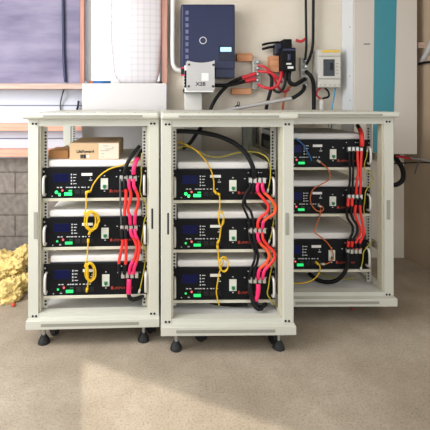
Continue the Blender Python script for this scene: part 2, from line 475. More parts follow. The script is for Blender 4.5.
# gridded sack standing in the window
def sack():
    mb = MB(); bm = mb.bm
    rows, cols = 26, 24
    front = []; Yc = 2.70
    zt, zb_ = P(0, -70, Yc).z, P(0, 84.2, Yc).z
    c0 = P(137.5, 84, Yc)
    def half(v):   # v 0 bottom .. 1 top: photo half widths left and right
        py = 84.2 + (-70 - 84.2) * v
        if py > 68: k = (py - 68) / 16.2; return 24.0 - 7.5 * k ** 2.6, 22.5 - 3.5 * k ** 1.6
        k = (68 - py) / 138.0
        return 24.0 + 2.6 * min(1, k * 5), 22.5 + 2.5 * min(1, k * 4)
    def pt(u, v, side):
        l, r_ = half(v)
        px = -l + (l + r_) * u
        w_ = math.sin(math.pi * min(max(u, 0), 1)) ** 0.6 * (0.5 + 0.5 * math.sin(math.pi * min(v * 3, 0.5) ** 1))
        bul = 0.045 * w_ + 0.004
        z = zb_ + (zt - zb_) * v
        bul += 0.004 * noise.noise(Vector((u * 4, v * 7, side)))
        return Vector((px / FPX * Yc, -bul * side, z - zb_))
    gr = {}
    for s in (1, -1):
        for j in range(rows + 1):
            for i in range(cols + 1):
                if s == -1 and i in (0, cols): gr[(s, i, j)] = gr[(1, i, j)]; continue
                p = pt(i / cols, j / rows, s)
                if i in (0, cols): p.y = 0
                gr[(s, i, j)] = bm.verts.new(p)
        for j in range(rows):
            for i in range(cols):
                fc = bm.faces.new((gr[(s, i, j)], gr[(s, i + 1, j)], gr[(s, i + 1, j + 1)], gr[(s, i, j + 1)])); fc.smooth = True
    for j in (0, rows):
        for i in range(cols):
            vs_ = [gr[(1, i, j)], gr[(1, i + 1, j)], gr[(-1, i + 1, j)], gr[(-1, i, j)]]
            u_ = []
            for v in vs_:
                if v not in u_: u_.append(v)
            if len(u_) > 2: bm.faces.new(u_)
    o = mb.build('plastic_sack', M['sheet'])
    o.location = (c0.x, Yc, zb_ + 0.002)
    return tag(o, 'tall pale gridded plastic sack standing in front of the bright window', 'sack')
sack()
# blue handled tool lying on the window board
p0 = P(90, 83, 2.66); sd = thing('screwdriver', 'blue and orange screwdriver lying on the window board', 'screwdriver', (p0.x, 2.66, P(0, 83.3, 2.60).z + 0.011))
MB().tube([(0.02, 0, 0), (0.14, 0.01, 0)], 0.0095, 10).build('handle', M['c_blue'], sd)
MB().tube([(0.0, 0, 0), (0.02, 0, 0)], 0.0095, 10).build('collar', M['c_fibre'], sd)
MB().tube([(-0.05, 0, 0), (0.0, 0, 0)], 0.003, 8).build('blade', M['steel'], sd)

# ------------------------------------------------------------------ racks
class Rack:
    def __init__(s, key, px, Y, w, rot, setback, D):
        s.key, s.w, s.rot, s.sb = key, w, R(rot), setback
        s.o = Vector(((px - VX) / FPX * Y, Y, 0))
        s.ex = Vector((math.cos(s.rot), math.sin(s.rot), 0)); s.n = Vector((-math.sin(s.rot), math.cos(s.rot), 0))
        s.D = D
    def W(s, px, py, yl):
        d = Vector(((px - VX) / FPX, 1, (VY - py) / FPX)); c_ = Vector((0, 0, CAM_H))
        t_ = ((s.o + s.n * yl - c_).dot(s.n)) / d.dot(s.n)
        return c_ + d * t_
    def L(s, px, py, yl):
        p = s.W(px, py, yl) - s.o
        return Vector((p.dot(s.ex), yl, p.z))
    def world(s, x, y, z): return s.o + s.ex * x + s.n * y + Vector((0, 0, z))

RL = Rack('left', 28.0, 1.745, 0.585, 2.3, 0.035, 0.78)
RM = Rack('middle', 161.0, 1.70, 0.580, 0.8, 0.10, 0.82)
RR = Rack('right', 280.2, 1.94, 0.566, 0.4, 0.10, 0.66)

def build_rack(r, label, feet, castors, slots, shelves, rail_x, ol, orr):
    root = thing('equipment_rack', label, 'rack', r.o, r.rot, 'open cream equipment racks')
    w, D = r.w, r.D
    pw, pd = 0.046, 0.06
    pt = M['paint']
    ZB, ZBT, ZT, ZC = 0.088, 0.126, 1.0145, 1.041
    # base with perforated strip
    b = MB().box(-0.001, w + 0.001, -0.03, D + 0.01, ZB, ZBT, 0.002)
    b.build('base', pt, root)
    MB().box(0.065, w - 0.09, -0.0312, -0.029, ZB + 0.013, ZBT - 0.012).build('base_vent', M['vent'], root)
    # roof
    t_ = MB().box(-0.001, w + 0.001, -0.032, D + 0.01, ZT, ZC, 0.011, 0, 3)
    t_.box(-ol, w + orr, -0.033, 0.03, ZT - 0.0003, ZC + 0.0003, 0.011, 0, 3)
    for k in range(9):
        x = 0.05 + k * (w - 0.1) / 8
        t_.cyl((x, 0.03, ZC - 0.001), (0, 0, 1), 0.004, 0.004, 0.0018, 10, 1)
    t_.build('roof', [pt, M['hole']], root)
    MB().box(0.075, w - 0.075, -0.0342, -0.032, ZT + 0.008, ZC - 0.009).build('roof_vent', M['vent'], root)
    # posts: folded profile, front face with a return flange
    for i, (x0, y0) in enumerate(((0, 0), (w - pw, 0), (0, D - pd), (w - pw, D - pd))):
        left = x0 == 0; front = y0 == 0
        m = MB()
        m.box(x0, x0 + pw, y0, y0 + pd, ZBT, ZT, 0.0018, 0, 1)
        if front:
            ix0, ix1 = (x0 + pw, x0 + pw + 0.008) if left else (x0 - 0.008, x0)
            m.box(ix0, ix1, y0 + 0.010, y0 + 0.05, 0.146, 0.981, 0, 1)
            for zz in (0.133, 0.992):
                for dx in (0.008, 0.023):
                    hx = (x0 + pw - dx - 0.002) if left else (x0 + dx + 0.002)
                    m.cyl((hx, -0.0008, zz), (0, 1, 0), 0.0052, 0.0052, 0.003, 12, 2)
        m.build('post', [pt, M['paint_in'], M['hole']], root)
    # frame bars, front, back and sides
    for y0 in (0.002, D - 0.042):
        MB().box(pw, w - pw, y0, y0 + 0.04, 0.981, ZT).build('frame_bar', pt, root)
        MB().box(pw, w - pw, y0, y0 + 0.04, ZBT, 0.144).build('frame_bar', pt, root)
    for x0 in (0.004, w - 0.044):
        MB().box(x0, x0 + 0.04, pd, D - pd, 0.985, ZT).build('frame_bar', pt, root)
        MB().box(x0, x0 + 0.04, pd, D - pd, ZBT, 0.142).build('frame_bar', pt, root)
    MB().box(pw, w - pw, 0.042, D - 0.042, ZBT, 0.129).build('bottom_plate', M['shelf_grey'], root)
    # side braces with bolt holes
    for x0 in (0.014, w - 0.026):
        for zz in (0.335, 0.80):
            m = MB().box(x0, x0 + 0.012, pd, D - pd, zz - 0.02, zz + 0.02, 0.001, 0, 1)
            s = 1 if x0 < 0.1 else -1
            for yy in (0.08, 0.105, 0.40, D - 0.08):
                m.cyl((x0 + (0.012 if s > 0 else 0.0) - s * 0.001, yy, zz), (s, 0, 0), 0.006, 0.006, 0.0018, 10, 1)
            m.build('side_brace', [M['paint_in'], M['latch_grey']], root)
    # square hole mounting rails
    for ry, front in ((r.sb + 0.004, True), (D - 0.065 - 0.002, False)):
        for k, rx in enumerate(rail_x):
            m = MB()
            x0, x1 = rx - 0.013, rx + 0.013
            m.box(x0, x1, ry, ry + 0.0025, 0.15, 0.975)
            if k == 0: m.box(x0 , x0 + 0.002, ry, ry + 0.05, 0.15, 0.975)
            else: m.box(x1 - 0.002, x1, ry, ry + 0.05, 0.15, 0.975)
            z = 0.165; q = 0
            while z < 0.965:
                m.box(rx - 0.0045 + (0.004 if k == 0 else -0.004), rx + 0.0045 + (0.004 if k == 0 else -0.004), ry - 0.0006, ry + 0.001, z - 0.0045, z + 0.0045, 0, 1)
                z += 0.01482
            m.build('mounting_rail', [M['rail'], M['hole']], root)
    # shelves
    for (px0, px1, py) in shelves:
        a, b2 = r.L(px0, py, r.sb), r.L(px1, py, r.sb)
        z = a.z
        x0, x1 = rail_x[0] + 0.015, rail_x[1] - 0.015
        m = MB().box(x0, x1, r.sb - 0.004, D - 0.11, z - 0.003, z)
        m.box(rail_x[0] - 0.004, rail_x[1] + 0.004, r.sb - 0.006, r.sb - 0.0005, z - 0.0135, z + 0.0, 0.001, 0, 1)
        m.build('shelf', M['shelf'], root)
    # latches
    for (px0, px1, py0, py1, dark) in slots:
        a, b2 = r.L(px0, py1, 0), r.L(px1, py0, 0)
        m = MB().box(a.x, b2.x, -0.0022 if not dark else -0.001, 0.002, a.z, b2.z, 0.0009, 0, 1)
        m.build('latch', M['hole'] if dark else M['latch_grey'], root)
    for (px) in feet:
        x = r.L(px, 345, 0.012).x
        ft = MB().cyl((x, 0.025, 0.0), (0, 0, 1), 0.027, 0.024, 0.012, 24).cyl((x, 0.025, 0.012), (0, 0, 1), 0.024, 0.012, 0.022, 24)
        ft = ft.build('levelling_foot', M['rubber'], root)
        MB().cyl((x, 0.025, 0.034), (0, 0, 1), 0.0075, 0.0075, 0.056, 14).cyl((x, 0.025, 0.078), (0, 0, 1), 0.013, 0.013, 0.010, 6).build('stem', M['steel'], ft)
    for (px, yl, rz) in castors:
        x = r.L(px, 340, yl).x
        cs = MB()
        cs.box(x - 0.016, x + 0.016, yl - 0.016, yl + 0.016, 0.078, 0.0885)
        dx, dy = math.cos(rz), math.sin(rz)
        for s in (-1, 1):
            q = Vector((x - dy * 0.0, yl, 0))
            cs.cyl((x + s * dx * 0.017 - dx * 0.0015, yl + s * dy * 0.017 - dy * 0.0015, 0.052), (dx, dy, 0), 0.017, 0.017, 0.003, 14)
            cs.box(x + s * dx * 0.014 - 0.004, x + s * dx * 0.014 + 0.004, yl - 0.006, yl + 0.006, 0.05, 0.082)
        cs = cs.build('castor', M['rubber'], root)
        MB().cyl((x - dx * 0.011, yl - dy * 0.011, 0.0305), (dx, dy, 0), 0.0305, 0.0305, 0.022, 24).build('wheel', M['rubber'], cs)
    return root

def railxs(r, pxl, pxr):
    return (r.L(pxl, 200, r.sb).x, r.L(pxr, 200, r.sb).x)
rxL = railxs(RL, 44.5, 145.2); rxM = railxs(RM, 173.5, 273.6); rxR = railxs(RR, 278.5, 369.5)

SHL = [(41, 147, 198.2), (41, 147, 247.0), (41, 147, 295.5)]
SHM = [(171, 277, 200.0), (171, 277, 249.3), (171, 277, 299.8)]
SHR = [(280, 371, 167.2), (280, 371, 213.6), (280, 371, 269.2)]
build_rack(RL, 'open cream equipment rack at left with cardboard boxes on its top unit', (43.2, 143.5), ((54, 0.085, 0.7), (150.3, 0.085, 0.7), (75, 0.47, 0.3), (140, 0.47, 0.6)),
           ((33.8, 37.6, 212, 239, False), (151.3, 153.2, 208.5, 229, True)), SHL, rxL, 0.020, 0.001)
build_rack(RM, 'open cream equipment rack in the middle, nearest the camera, on levelling feet', (176.3, 279.5), ((200.5, 0.085, 0.8), (273, 0.06, 0.2), (190, 0.47, 0.4), (262, 0.47, 0.2)),
           ((167.2, 169, 213, 234.5, True), (285.2, 288.8, 213, 235, False)), SHM, rxM, 0.002, 0.013)
build_rack(RR, 'open cream equipment rack at right, set back beside the white teal cabinet', (), ((300, 0.16, 0.3), (371, 0.16, 0.3), (300, 0.47, 0.3), (362, 0.47, 0.3)),
           ((386.6, 390.2, 200, 219.5, False),), SHR, rxR, -0.001, 0.017)

# ------------------------------------------------------------------ battery modules
WD = 0.478
def module(r, row, px_c, py_top, py_bot, label, bright, ports=True):
    a = r.L(px_c, py_bot, r.sb)
    h = r.L(px_c, py_top, r.sb).z - a.z
    root = thing('battery_module', label, 'battery', r.world(a.x, r.sb, a.z), r.rot, 'black fronted battery modules in the racks')
    hw = WD / 2
    X = lambda u: -hw + u * WD
    Z = lambda v: h * (1 - v)
    # front plate with ears, holes
    m = MB().box(-hw, hw, -0.003, 0.002, 0.0005, h, 0.0012, 0, 1)
    front = m
    for u in (0.016, 0.984):
        for v in (0.12, 0.90):
            m2 = MB().cyl((X(u), -0.0055, Z(v)), (0, 1, 0), 0.004, 0.004, 0.0026, 12)
            m2.build('screw', M['steel'], root)
    # case with rounded edges and vent slits on its top
    m = MB().box(-0.214, 0.214, 0.002, 0.46, 0.0012, h - 0.001, 0.002, 0, 1)
    for k in range(16):
        m.box(-0.2146, -0.2135, 0.08 + k * 0.02, 0.088 + k * 0.02, h * 0.25, h * 0.75, 0, 1)
    m.build('case', [M['case_dark'], M['latch_grey']], root)
    fo = MB().box(-0.212, 0.212, 0.006, 0.45, h, h + 0.033, 0.009, 0, 3)
    for v in fo.bm.verts:
        v.co.z += 0.0012 * noise.noise(Vector((v.co.x * 9, v.co.y * 9, row + r.w * 50))) if v.co.z > h + 0.02 else 0
    fo = fo.build('foam_pad', M['case'])
    fo.location = root.location; fo.rotation_euler = root.rotation_euler
    tag(fo, 'white foam pad on the %s battery module of the %s rack%s' % (('top', 'middle', 'lowest')[row], r.key, ', under boxes' if (row == 0 and r is RL) else ''), 'foam pad', 'white foam on the battery modules')
    # screen
    s = MB().box(X(0.102), X(0.252), -0.0042, -0.002, Z(0.47), Z(0.19), 0.0006, 0, 1).build('screen', M['screen'], root)
    # column of status marks and their words
    for v in (0.22, 0.32, 0.42, 0.52):
        MB().box(X(0.272), X(0.283), -0.0045, -0.002, Z(v + 0.025), Z(v - 0.025), 0.0005, 0, 1).build('indicator', M['white_ink'], root)
    mi = front
    for v in (0.22, 0.32, 0.42, 0.52):
        mi.box(X(0.294), X(0.294 + 0.02 + 0.006 * (int(v * 50) % 3)), -0.0036, -0.002, Z(v + 0.012), Z(v - 0.012), 0, 1)
    uu = [(0.14, 0.16), (0.17, 0.19), (0.225, 0.245), (0.25, 0.262), (0.266, 0.29), (0.30, 0.322), (0.34, 0.352), (0.372, 0.392), (0.402, 0.412), (0.432, 0.447)]
    for a0, a1 in uu: mi.box(X(a0), X(a1), -0.0036, -0.002, Z(0.655), Z(0.625), 0, 1)
    for (a0, a1, v) in ((0.445, 0.475, 0.41), (0.455, 0.463, 0.34), (0.585, 0.598, 0.27), (0.585, 0.598, 0.77), (0.09, 0.10, 0.92), (0.155, 0.175, 0.91), (0.70, 0.712, 0.30), (0.915, 0.922, 0.30), (0.735, 0.745, 0.10), (0.835, 0.845, 0.10), (0.86, 0.868, 0.10)):
        mi.box(X(a0), X(a1), -0.0036, -0.002, Z(v + 0.014), Z(v - 0.014), 0, 1)
    front.build('front_panel', [M['panel'], M['white_ink']], root)
    MB().box(X(0.372), X(0.475), -0.0036, -0.002, Z(0.265), Z(0.175)).build('sticker', M['sticker'], root)
    # lamps and rocker
    G = M['led_bright'] if bright else M['led']
    MB().cyl((X(0.137), -0.0065, Z(0.79)), (0, 1, 0), 0.0068 if bright else 0.004, 0.006, 0.005, 14).build('lamp', G, root)
    MB().cyl((X(0.165), -0.0065, Z(0.86)), (0, 1, 0), 0.006 if bright else 0.0028, 0.004, 0.005, 14).build('lamp', G if bright else M['led_dark'], root)
    MB().cyl((X(0.193), -0.0065, Z(0.735)), (0, 1, 0), 0.0048, 0.005, 0.005, 14).build('lamp', M['led_red'], root)
    MB().box(X(0.212), X(0.282), -0.0075, -0.002, Z(0.895), Z(0.805), 0.001, 0, 1).build('rocker_switch', G, root)
    MB().box(X(0.250), X(0.284), -0.0055, -0.002, Z(0.775), Z(0.725), 0.001, 0, 1).build('connector', M['led'] if bright else M['led_dark'], root)
    for u in (0.31, 0.37, 0.43):
        MB().box(X(u), X(u + 0.045), -0.004, -0.002, Z(0.86), Z(0.72), 0.0005, 0, 1).build('port', M['hole'], root)
    # breaker
    bk = MB().box(X(0.556), X(0.626), -0.008, -0.002, Z(0.71), Z(0.345), 0.0015, 0, 2).build('breaker', M['breaker'], root)
    MB().box(X(0.578), X(0.608), -0.016, -0.007, Z(0.645), Z(0.555), 0.0015, 0, 1).prism([(X(0.582), Z(0.643)), (X(0.604), Z(0.643)), (X(0.593), Z(0.685))], -0.012, -0.007).build('toggle', M['green'], bk)
    # print
    lg = MB().box(X(0.640), X(0.658), -0.0036, -0.002, Z(0.815), Z(0.72)).build('emblem', M['orange_ink'], root)
    text('LIFEPO4', 0.0145, M['orange_ink'], root, (X(0.663), -0.0035, Z(0.81)), sx=1.05)
    text('48V', 0.0145, M['orange_ink'], root, (X(0.80), -0.0035, Z(0.81)), sx=1.0)
    # terminals
    tb = MB().box(X(0.735), X(0.905), -0.010, -0.002, Z(0.47), Z(0.27), 0.001, 0, 1).build('terminal_block', M['hole'], root)
    for u in (0.755, 0.798, 0.842, 0.886):
        MB().box(X(u) - 0.0075, X(u) + 0.0075, -0.022, -0.008, Z(0.43), Z(0.25), 0.002, 0, 2).build('terminal', M['silver'], tb)
    # pull handles
    for u in (0.030, 0.972):
        x = X(u)
        z0, z1 = Z(0.86), Z(0.27)
        pts = [(x, 0, z0), (x, -0.022, z0 + 0.001), (x, -0.031, z0 + 0.010), (x, -0.031, z1 - 0.010), (x, -0.022, z1 - 0.001), (x, 0, z1)]
        MB().tube(spline(pts, 0.004), 0.0058, 10).build('handle', M['chrome'], root)
    return root

LL = {'left': 'left', 'middle': 'middle', 'right': 'right'}
module(RL, 0, 95.0, 167.5, 198.0, 'black fronted battery module under the cardboard boxes, top of the left rack', True)
module(RL, 1, 95.6, 217.5, 246.7, 'black fronted battery module second down in left rack, behind the upper yellow coil', False)
module(RL, 2, 96.4, 263.0, 295.2, 'black fronted battery module lowest in the left rack', False)
module(RM, 0, 223.3, 169.5, 199.7, 'black fronted battery module with bright green lights, top of the middle rack', True)
module(RM, 1, 223.3, 219.5, 249.0, 'black fronted battery module halfway up the middle rack', False)
module(RM, 2, 223.3, 268.0, 299.5, 'black fronted battery module lowest in the middle rack', False)
module(RR, 0, 324.3, 139.7, 166.9, 'black fronted battery module with a blue cable, top of the right rack', False)
module(RR, 1, 324.0, 187.3, 213.2, 'black fronted battery module halfway up the right rack', False)
module(RR, 2, 323.0, 239.8, 268.8, 'black fronted battery module lowest in the right rack', False)

# ------------------------------------------------------------------ power cables
def path(r, pts, dy):
    """photo positions along a cable with the distance each part stands in front of (negative) or behind the module fronts"""
    out = []
    for p in pts:
        d = p[2] if len(p) > 2 else dy
        out.append(r.W(p[0], p[1], r.sb + d))
    return out
TH = 0.0070
ORD = ['leftmost', 'second', 'third', 'rightmost']
def pc(r, pts, col, label, r_=TH, sl=(), dy=-0.030, grp=None, name='power_cable'):
    return cable(name, label, 'cable', path(r, pts, dy), r_, M[col], grp or ('power cables of the %s rack' % r.key), [(a, b, M[c_]) for a, b, c_ in sl])
E = -0.024
# left rack
pc(RL, [(139.5, 146, 0.02), (134, 153, -0.005), (127.5, 163), (124.6, 172), (124.4, 175.5, E)], 'c_black', 'thick black cable coming down to the top module of left rack, beside a pink sleeve', 0.0088)
pc(RL, [(142.6, 150, 0.05), (139.0, 156, 0.02), (135.8, 162, -0.02), (133.6, 170), (133.6, 175.5, E)], 'c_black', 'thick pink-sleeved black cable coming down to the top module of left rack', 0.0088, [(0.42, 0.97, 'c_pink')])
pc(RL, [(120.2, 179, E), (120.2, 184), (120.4, 200), (121, 214), (121.2, 224.5, E)], 'c_grey', 'dark grey cable joining top and middle modules of left rack', 0.0042)
pc(RL, [(124.4, 179, E), (124.6, 186), (126, 192), (125.3, 204), (124.5, 213), (125.5, 224.5, E)], 'c_red', 'red cable with black ends joining top and middle modules of left rack', TH, [(0.0, 0.24, 'c_black'), (0.80, 1, 'c_black')])
pc(RL, [(128.8, 179, E), (129, 186), (131, 194), (129.5, 203), (128, 210), (130, 218), (130.4, 224.5, E)], 'c_red', 'red cable with pink ends joining top and middle modules of left rack, inner of two', TH, [(0.0, 0.27, 'c_pink'), (0.78, 1, 'c_pink')])
pc(RL, [(133.6, 179, E), (134.0, 186), (137.8, 195), (138.2, 203), (135.8, 212), (134.8, 219), (134.8, 224.5, E)], 'c_red', 'red cable with pink ends joining top and middle modules of left rack, outer of two', TH, [(0.0, 0.25, 'c_pink'), (0.78, 1, 'c_pink')])
pc(RL, [(121.3, 229, E), (122, 236), (122.7, 242), (121, 252), (119, 262), (119.8, 274, E)], 'c_red', 'red cable with black ends from middle to lowest module of left rack, leftmost', TH, [(0.0, 0.22, 'c_black'), (0.78, 1, 'c_black')])
pc(RL, [(125.5, 229, E), (125.7, 236), (126, 244), (126.2, 254), (125.6, 264), (124.3, 274, E)], 'c_red', 'straight red cable with black ends from middle to lowest module of left rack', TH, [(0.0, 0.22, 'c_black'), (0.78, 1, 'c_black')])
pc(RL, [(130.4, 229, E), (131.3, 234), (135, 241), (136.8, 248), (134, 259), (130.4, 266), (129.2, 274, E)], 'c_red', 'red cable with pink ends from middle to lowest module of left rack, inner of two', TH, [(0.0, 0.2, 'c_pink'), (0.72, 1, 'c_pink')])
pc(RL, [(134.8, 229, E), (135.5, 235), (139, 243), (139.2, 250), (137, 260), (134.2, 268), (133.8, 274, E)], 'c_red', 'red cable with pink ends from middle to lowest module of left rack, outer of two', TH, [(0.0, 0.22, 'c_pink'), (0.74, 1, 'c_pink')])
pc(RL, [(129.2, 279, E), (129, 285), (128.8, 292), (129.3, 297), (132.5, 299.4, -0.02), (138, 298.3, -0.012), (143, 295.6, 0.0), (145.5, 292, 0.015)], 'c_black', 'thick black cable with long pink sleeve looping under the lowest module of left rack', 0.0095, [(0.0, 0.40, 'c_pink')])
# middle rack
pc(RM, [(171.5, 131.2, 0.02), (185, 131.3, 0.03), (203, 132.8, 0.03), (221, 137, 0.02), (237, 145, 0.0), (247.5, 156, -0.02), (253, 168, -0.034), (253.8, 178, E)], 'c_black', 'thick black cable arching across the top of the middle rack', 0.0108)
pc(RM, [(249.4, 183, E), (250.5, 186, -0.03), (247, 191, -0.038), (243.6, 200, -0.042), (243, 206, -0.042), (246.5, 214, -0.034), (249, 221), (249.2, 228.5, E)], 'c_black', 'black cable joining top and middle modules of the middle rack, left of a pair', 0.0058)
pc(RM, [(253.8, 183, E), (253, 187, -0.028), (250, 192, -0.028), (245.2, 199, -0.028), (246, 205, -0.028), (250.5, 211), (252.8, 219), (253.6, 228.5, E)], 'c_black', 'black cable joining top and middle modules of the middle rack, right of a pair', 0.0058)
pc(RM, [(258.2, 183, E), (257.3, 187), (258, 192), (263.5, 199, -0.036), (268.3, 206, -0.04), (267, 212, -0.036), (260, 218), (257.8, 223), (258, 228.5, E)], 'c_red', 'red cable with pink upper end joining top and middle modules of middle rack', TH, [(0.0, 0.17, 'c_pink')])
pc(RM, [(262.6, 183, E), (262.4, 187), (264, 192), (270, 198, -0.034), (275.6, 206, -0.038), (274.5, 213, -0.036), (268, 217.5), (263.3, 222), (262.4, 228.5, E)], 'c_orange', 'orange cable with pink ends joining top and middle modules of middle rack', TH, [(0.0, 0.16, 'c_pink'), (0.86, 1, 'c_pink')])
pc(RM, [(249.2, 232.5, E), (249.6, 238), (252.5, 245), (255, 252), (254.5, 260, -0.038), (252, 267), (249.8, 273), (249.4, 279, E)], 'c_black', 'black cable from middle to lowest module of middle rack, left of a pair', 0.0062)
pc(RM, [(253.6, 232.5, E), (254.2, 240), (256.5, 248), (258.2, 256, -0.03), (257, 263), (254.5, 269), (253.8, 279, E)], 'c_black', 'black cable from middle to lowest module of middle rack, right of a pair', 0.0062)
pc(RM, [(258, 232.5, E), (258, 238), (261, 244), (267, 250), (269.3, 256, -0.036), (266, 263), (260, 268.5), (258.4, 274), (258.2, 279, E)], 'c_orange', 'orange cable with pink ends from middle to lowest module of middle rack', TH, [(0.0, 0.16, 'c_pink'), (0.80, 1, 'c_pink')])
pc(RM, [(262.4, 232.5, E), (263, 239), (268, 246), (274, 252, -0.034), (274.5, 258, -0.038), (270, 264.5, -0.036), (264.8, 270), (263.2, 274.5), (262.6, 279, E)], 'c_red', 'red cable with pink lower end from middle to lowest module of middle rack', TH, [(0.78, 1, 'c_pink')])
pc(RM, [(258.2, 284, E), (258.3, 289), (257.6, 295), (256.2, 299.5), (257, 305, -0.030), (260.5, 307.5, -0.018), (264.5, 305, -0.012), (266, 301.5, 0.02)], 'c_black', 'thick black cable with pink sleeve curling below the lowest module of middle rack', 0.0092, [(0.0, 0.46, 'c_pink')])
pc(RM, [(249.4, 284, E), (250, 290), (251.8, 298, -0.034), (254.5, 305, -0.04), (258.2, 309, -0.042), (262.0, 308, -0.034)], 'c_black', 'thick plain black cable curling down beside the pink sleeve, middle rack', 0.0098)
pc(RM, [(182, 303.5, 0.10), (200, 305, 0.08), (218, 304.5, 0.05), (236, 304.8, 0.03), (247, 304.5, 0.01)], 'c_black', 'black cable lying under the lowest shelf of the middle rack', 0.0085)
# right rack
pc(RR, [(357.5, 125.2, 0.06), (359.8, 129.5, 0.01), (361.4, 134, -0.02), (362, 142), (361.6, 147.2, E)], 'c_black', 'thick red-sleeved black cable dropping to the top module of right rack', 0.0098, [(0.36, 0.96, 'c_red')])
g_ = 'power cables of the right rack'
pc(RR, [(349.6, 151, E), (349.2, 158), (350, 170), (349.8, 182), (348.2, 194.5, E)], 'c_black', 'black cable from top to middle module of right rack, left of a pair', 0.0055)
pc(RR, [(353.5, 151, E), (352.8, 158), (353.2, 170), (352.8, 182), (352.2, 194.5, E)], 'c_black', 'black cable from top to middle module of right rack, right of a pair', 0.0055)
pc(RR, [(357.5, 151, E), (357.5, 158), (358.2, 170), (356.6, 184), (356.1, 194.5, E)], 'c_red', 'red cable from top to middle module of right rack, left of a pair', 0.0066)
pc(RR, [(361.5, 151, E), (361.0, 160), (360.6, 172), (360.6, 184), (360.1, 194.5, E)], 'c_red', 'red cable from top to middle module of right rack, right of a pair', 0.0066)
pc(RR, [(348.2, 198, E), (347.8, 205), (346.6, 212), (348, 219), (352.5, 226), (352.5, 233, -0.034), (348.8, 241), (347.8, 249, E)], 'c_black', 'black cable with red ends from middle to lowest module of right rack, outer left', 0.0068, [(0.02, 0.14, 'c_red'), (0.84, 0.97, 'c_red')])
pc(RR, [(352.2, 198, E), (351.8, 205), (350.8, 212), (353, 219), (357.2, 226), (357.0, 233, -0.034), (352.6, 241), (351.6, 249, E)], 'c_black', 'black cable with red ends from middle to lowest module of right rack, inner left', 0.0068, [(0.02, 0.14, 'c_red'), (0.84, 0.97, 'c_red')])
pc(RR, [(356.1, 198, E), (355.8, 205), (354.9, 213), (358, 223), (361, 231, -0.03), (358, 238), (355.8, 243), (355.4, 249, E)], 'c_red', 'red cable with black ends from middle to lowest module of right rack, inner', 0.0068, [(0.02, 0.14, 'c_black'), (0.88, 0.99, 'c_black')])
pc(RR, [(360.1, 198, E), (360.0, 205), (360.6, 213), (362.6, 224), (364, 232, -0.036), (362, 238), (359.8, 243), (359.3, 249, E)], 'c_red', 'red cable with black ends from middle to lowest module of right rack, outer right', 0.0068, [(0.02, 0.14, 'c_black'), (0.88, 0.99, 'c_black')])
pc(RR, [(347.6, 253, E), (347.6, 260), (346.8, 267), (343.5, 274, -0.03), (337, 280, -0.02), (328, 282, 0.0), (318, 280, 0.03), (309, 273.5, 0.08)], 'c_black', 'thick black cable looping below the lowest module of right rack', 0.0098)

# ------------------------------------------------------------------ patch leads and earth wires
def coil(cx, cy, rx, ry, turns, n=22, start=-90, dx=2.0, dz=0.0, d0=-0.02, d1=-0.034):
    out = []
    N = int(turns * n)
    for i in range(N + 1):
        t_ = i / N
        a = R(start) + 2 * math.pi * turns * t_
        k_ = 1 + 0.10 * math.sin(t_ * turns * 2.4 + 1)
        out.append((cx + dx * t_ + rx * k_ * math.cos(a), cy + dz * t_ + ry * (2 - k_) * math.sin(a), d0 + (d1 - d0) * t_))
    return out
YT = 0.0031
def lead(r, pts, col, label, r_=YT, plugs=(), grp=None, dy=-0.016, name='patch_cable'):
    return cable(name, label, 'cable', path(r, pts, dy), r_, M[col], grp, (), [(e, M['plug']) if c_ is None else (e, M[c_]) for e, c_ in plugs], 6)
gy = 'yellow patch cables'
lead(RL, [(140, 157.5, 0.03), (132, 162, 0.0), (122, 165.5), (112, 168), (103, 173), (97, 179), (92.5, 186), (90, 192), (87, 192.2)], 'c_yellow', 'yellow patch cable rising from the top module to the right post of left rack', plugs=((-1, 'c_yellow'),), grp=gy)
lead(RL, [(86.5, 192, -0.008), (86.1, 200), (86, 208)] + coil(88.8, 220.5, 5.6, 9.6, 3.4, 22, 215, 5.0, 0.6, -0.016, -0.040) + [(90, 231.5), (89.2, 234)], 'c_yellow', 'yellow patch cable wound in a large upper coil, left rack', plugs=((0, 'c_yellow'), (-1, 'c_yellow')), grp=gy)
lead(RL, [(88.4, 239.5, -0.010), (88, 244), (87.4, 252), (87.2, 258)] + coil(88.4, 271.5, 4.4, 9.0, 3.0, 22, 215, 3.6, 1.0, -0.016, -0.038) + [(88, 284), (86.8, 291, -0.008)], 'c_yellow', 'yellow patch cable wound in a smaller lower coil, left rack', plugs=((0, 'c_yellow'), (-1, 'c_yellow')), grp=gy)
lead(RM, [(173.5, 141, 0.05), (183, 143.5, 0.03), (194, 149, 0.0), (204, 158.5, -0.01), (210.5, 169), (213.6, 180), (214.2, 191), (216, 193.2)], 'c_yellow', 'yellow patch cable arching from left post to the top module of middle rack', plugs=((-1, 'c_yellow'),), grp=gy)
lead(RM, [(216.8, 193.2, -0.010), (219, 193.6), (219.8, 200), (219.6, 208)] + coil(221, 218.5, 2.6, 7.2, 1.4, 22, 200, 0.4, 0.5) + [(220.8, 229), (219.6, 238), (217.6, 243)], 'c_yellow', 'yellow patch cable with a narrow loop between top and middle modules, middle rack', plugs=((0, 'c_yellow'), (-1, 'c_yellow')), grp=gy)
lead(RM, [(217.4, 245.5, -0.010), (218, 251), (218.6, 257)] + coil(223.2, 264.5, 4.6, 7.0, 2.2, 22, 200, 1.2, -0.5) + [(219, 274), (217.3, 284), (216.4, 291.5), (217.5, 299), (219.2, 305.5)], 'c_yellow', 'yellow patch cable coiled above the lowest module, middle rack', plugs=((0, 'c_yellow'),), grp=gy)
go = None
lead(RR, [(317.5, 160.5, -0.008), (322, 163.5), (327.5, 168.5), (330, 174), (328.5, 180), (321, 184.5), (313.5, 189), (310.4, 196), (311.2, 204), (316, 210.2), (320.5, 211.5), (323.4, 209.5), (322, 206.2), (318.5, 205.6, -0.006)], 'c_fibre', 'orange patch cable looping between top and middle modules of right rack', plugs=((0, None), (-1, None)))
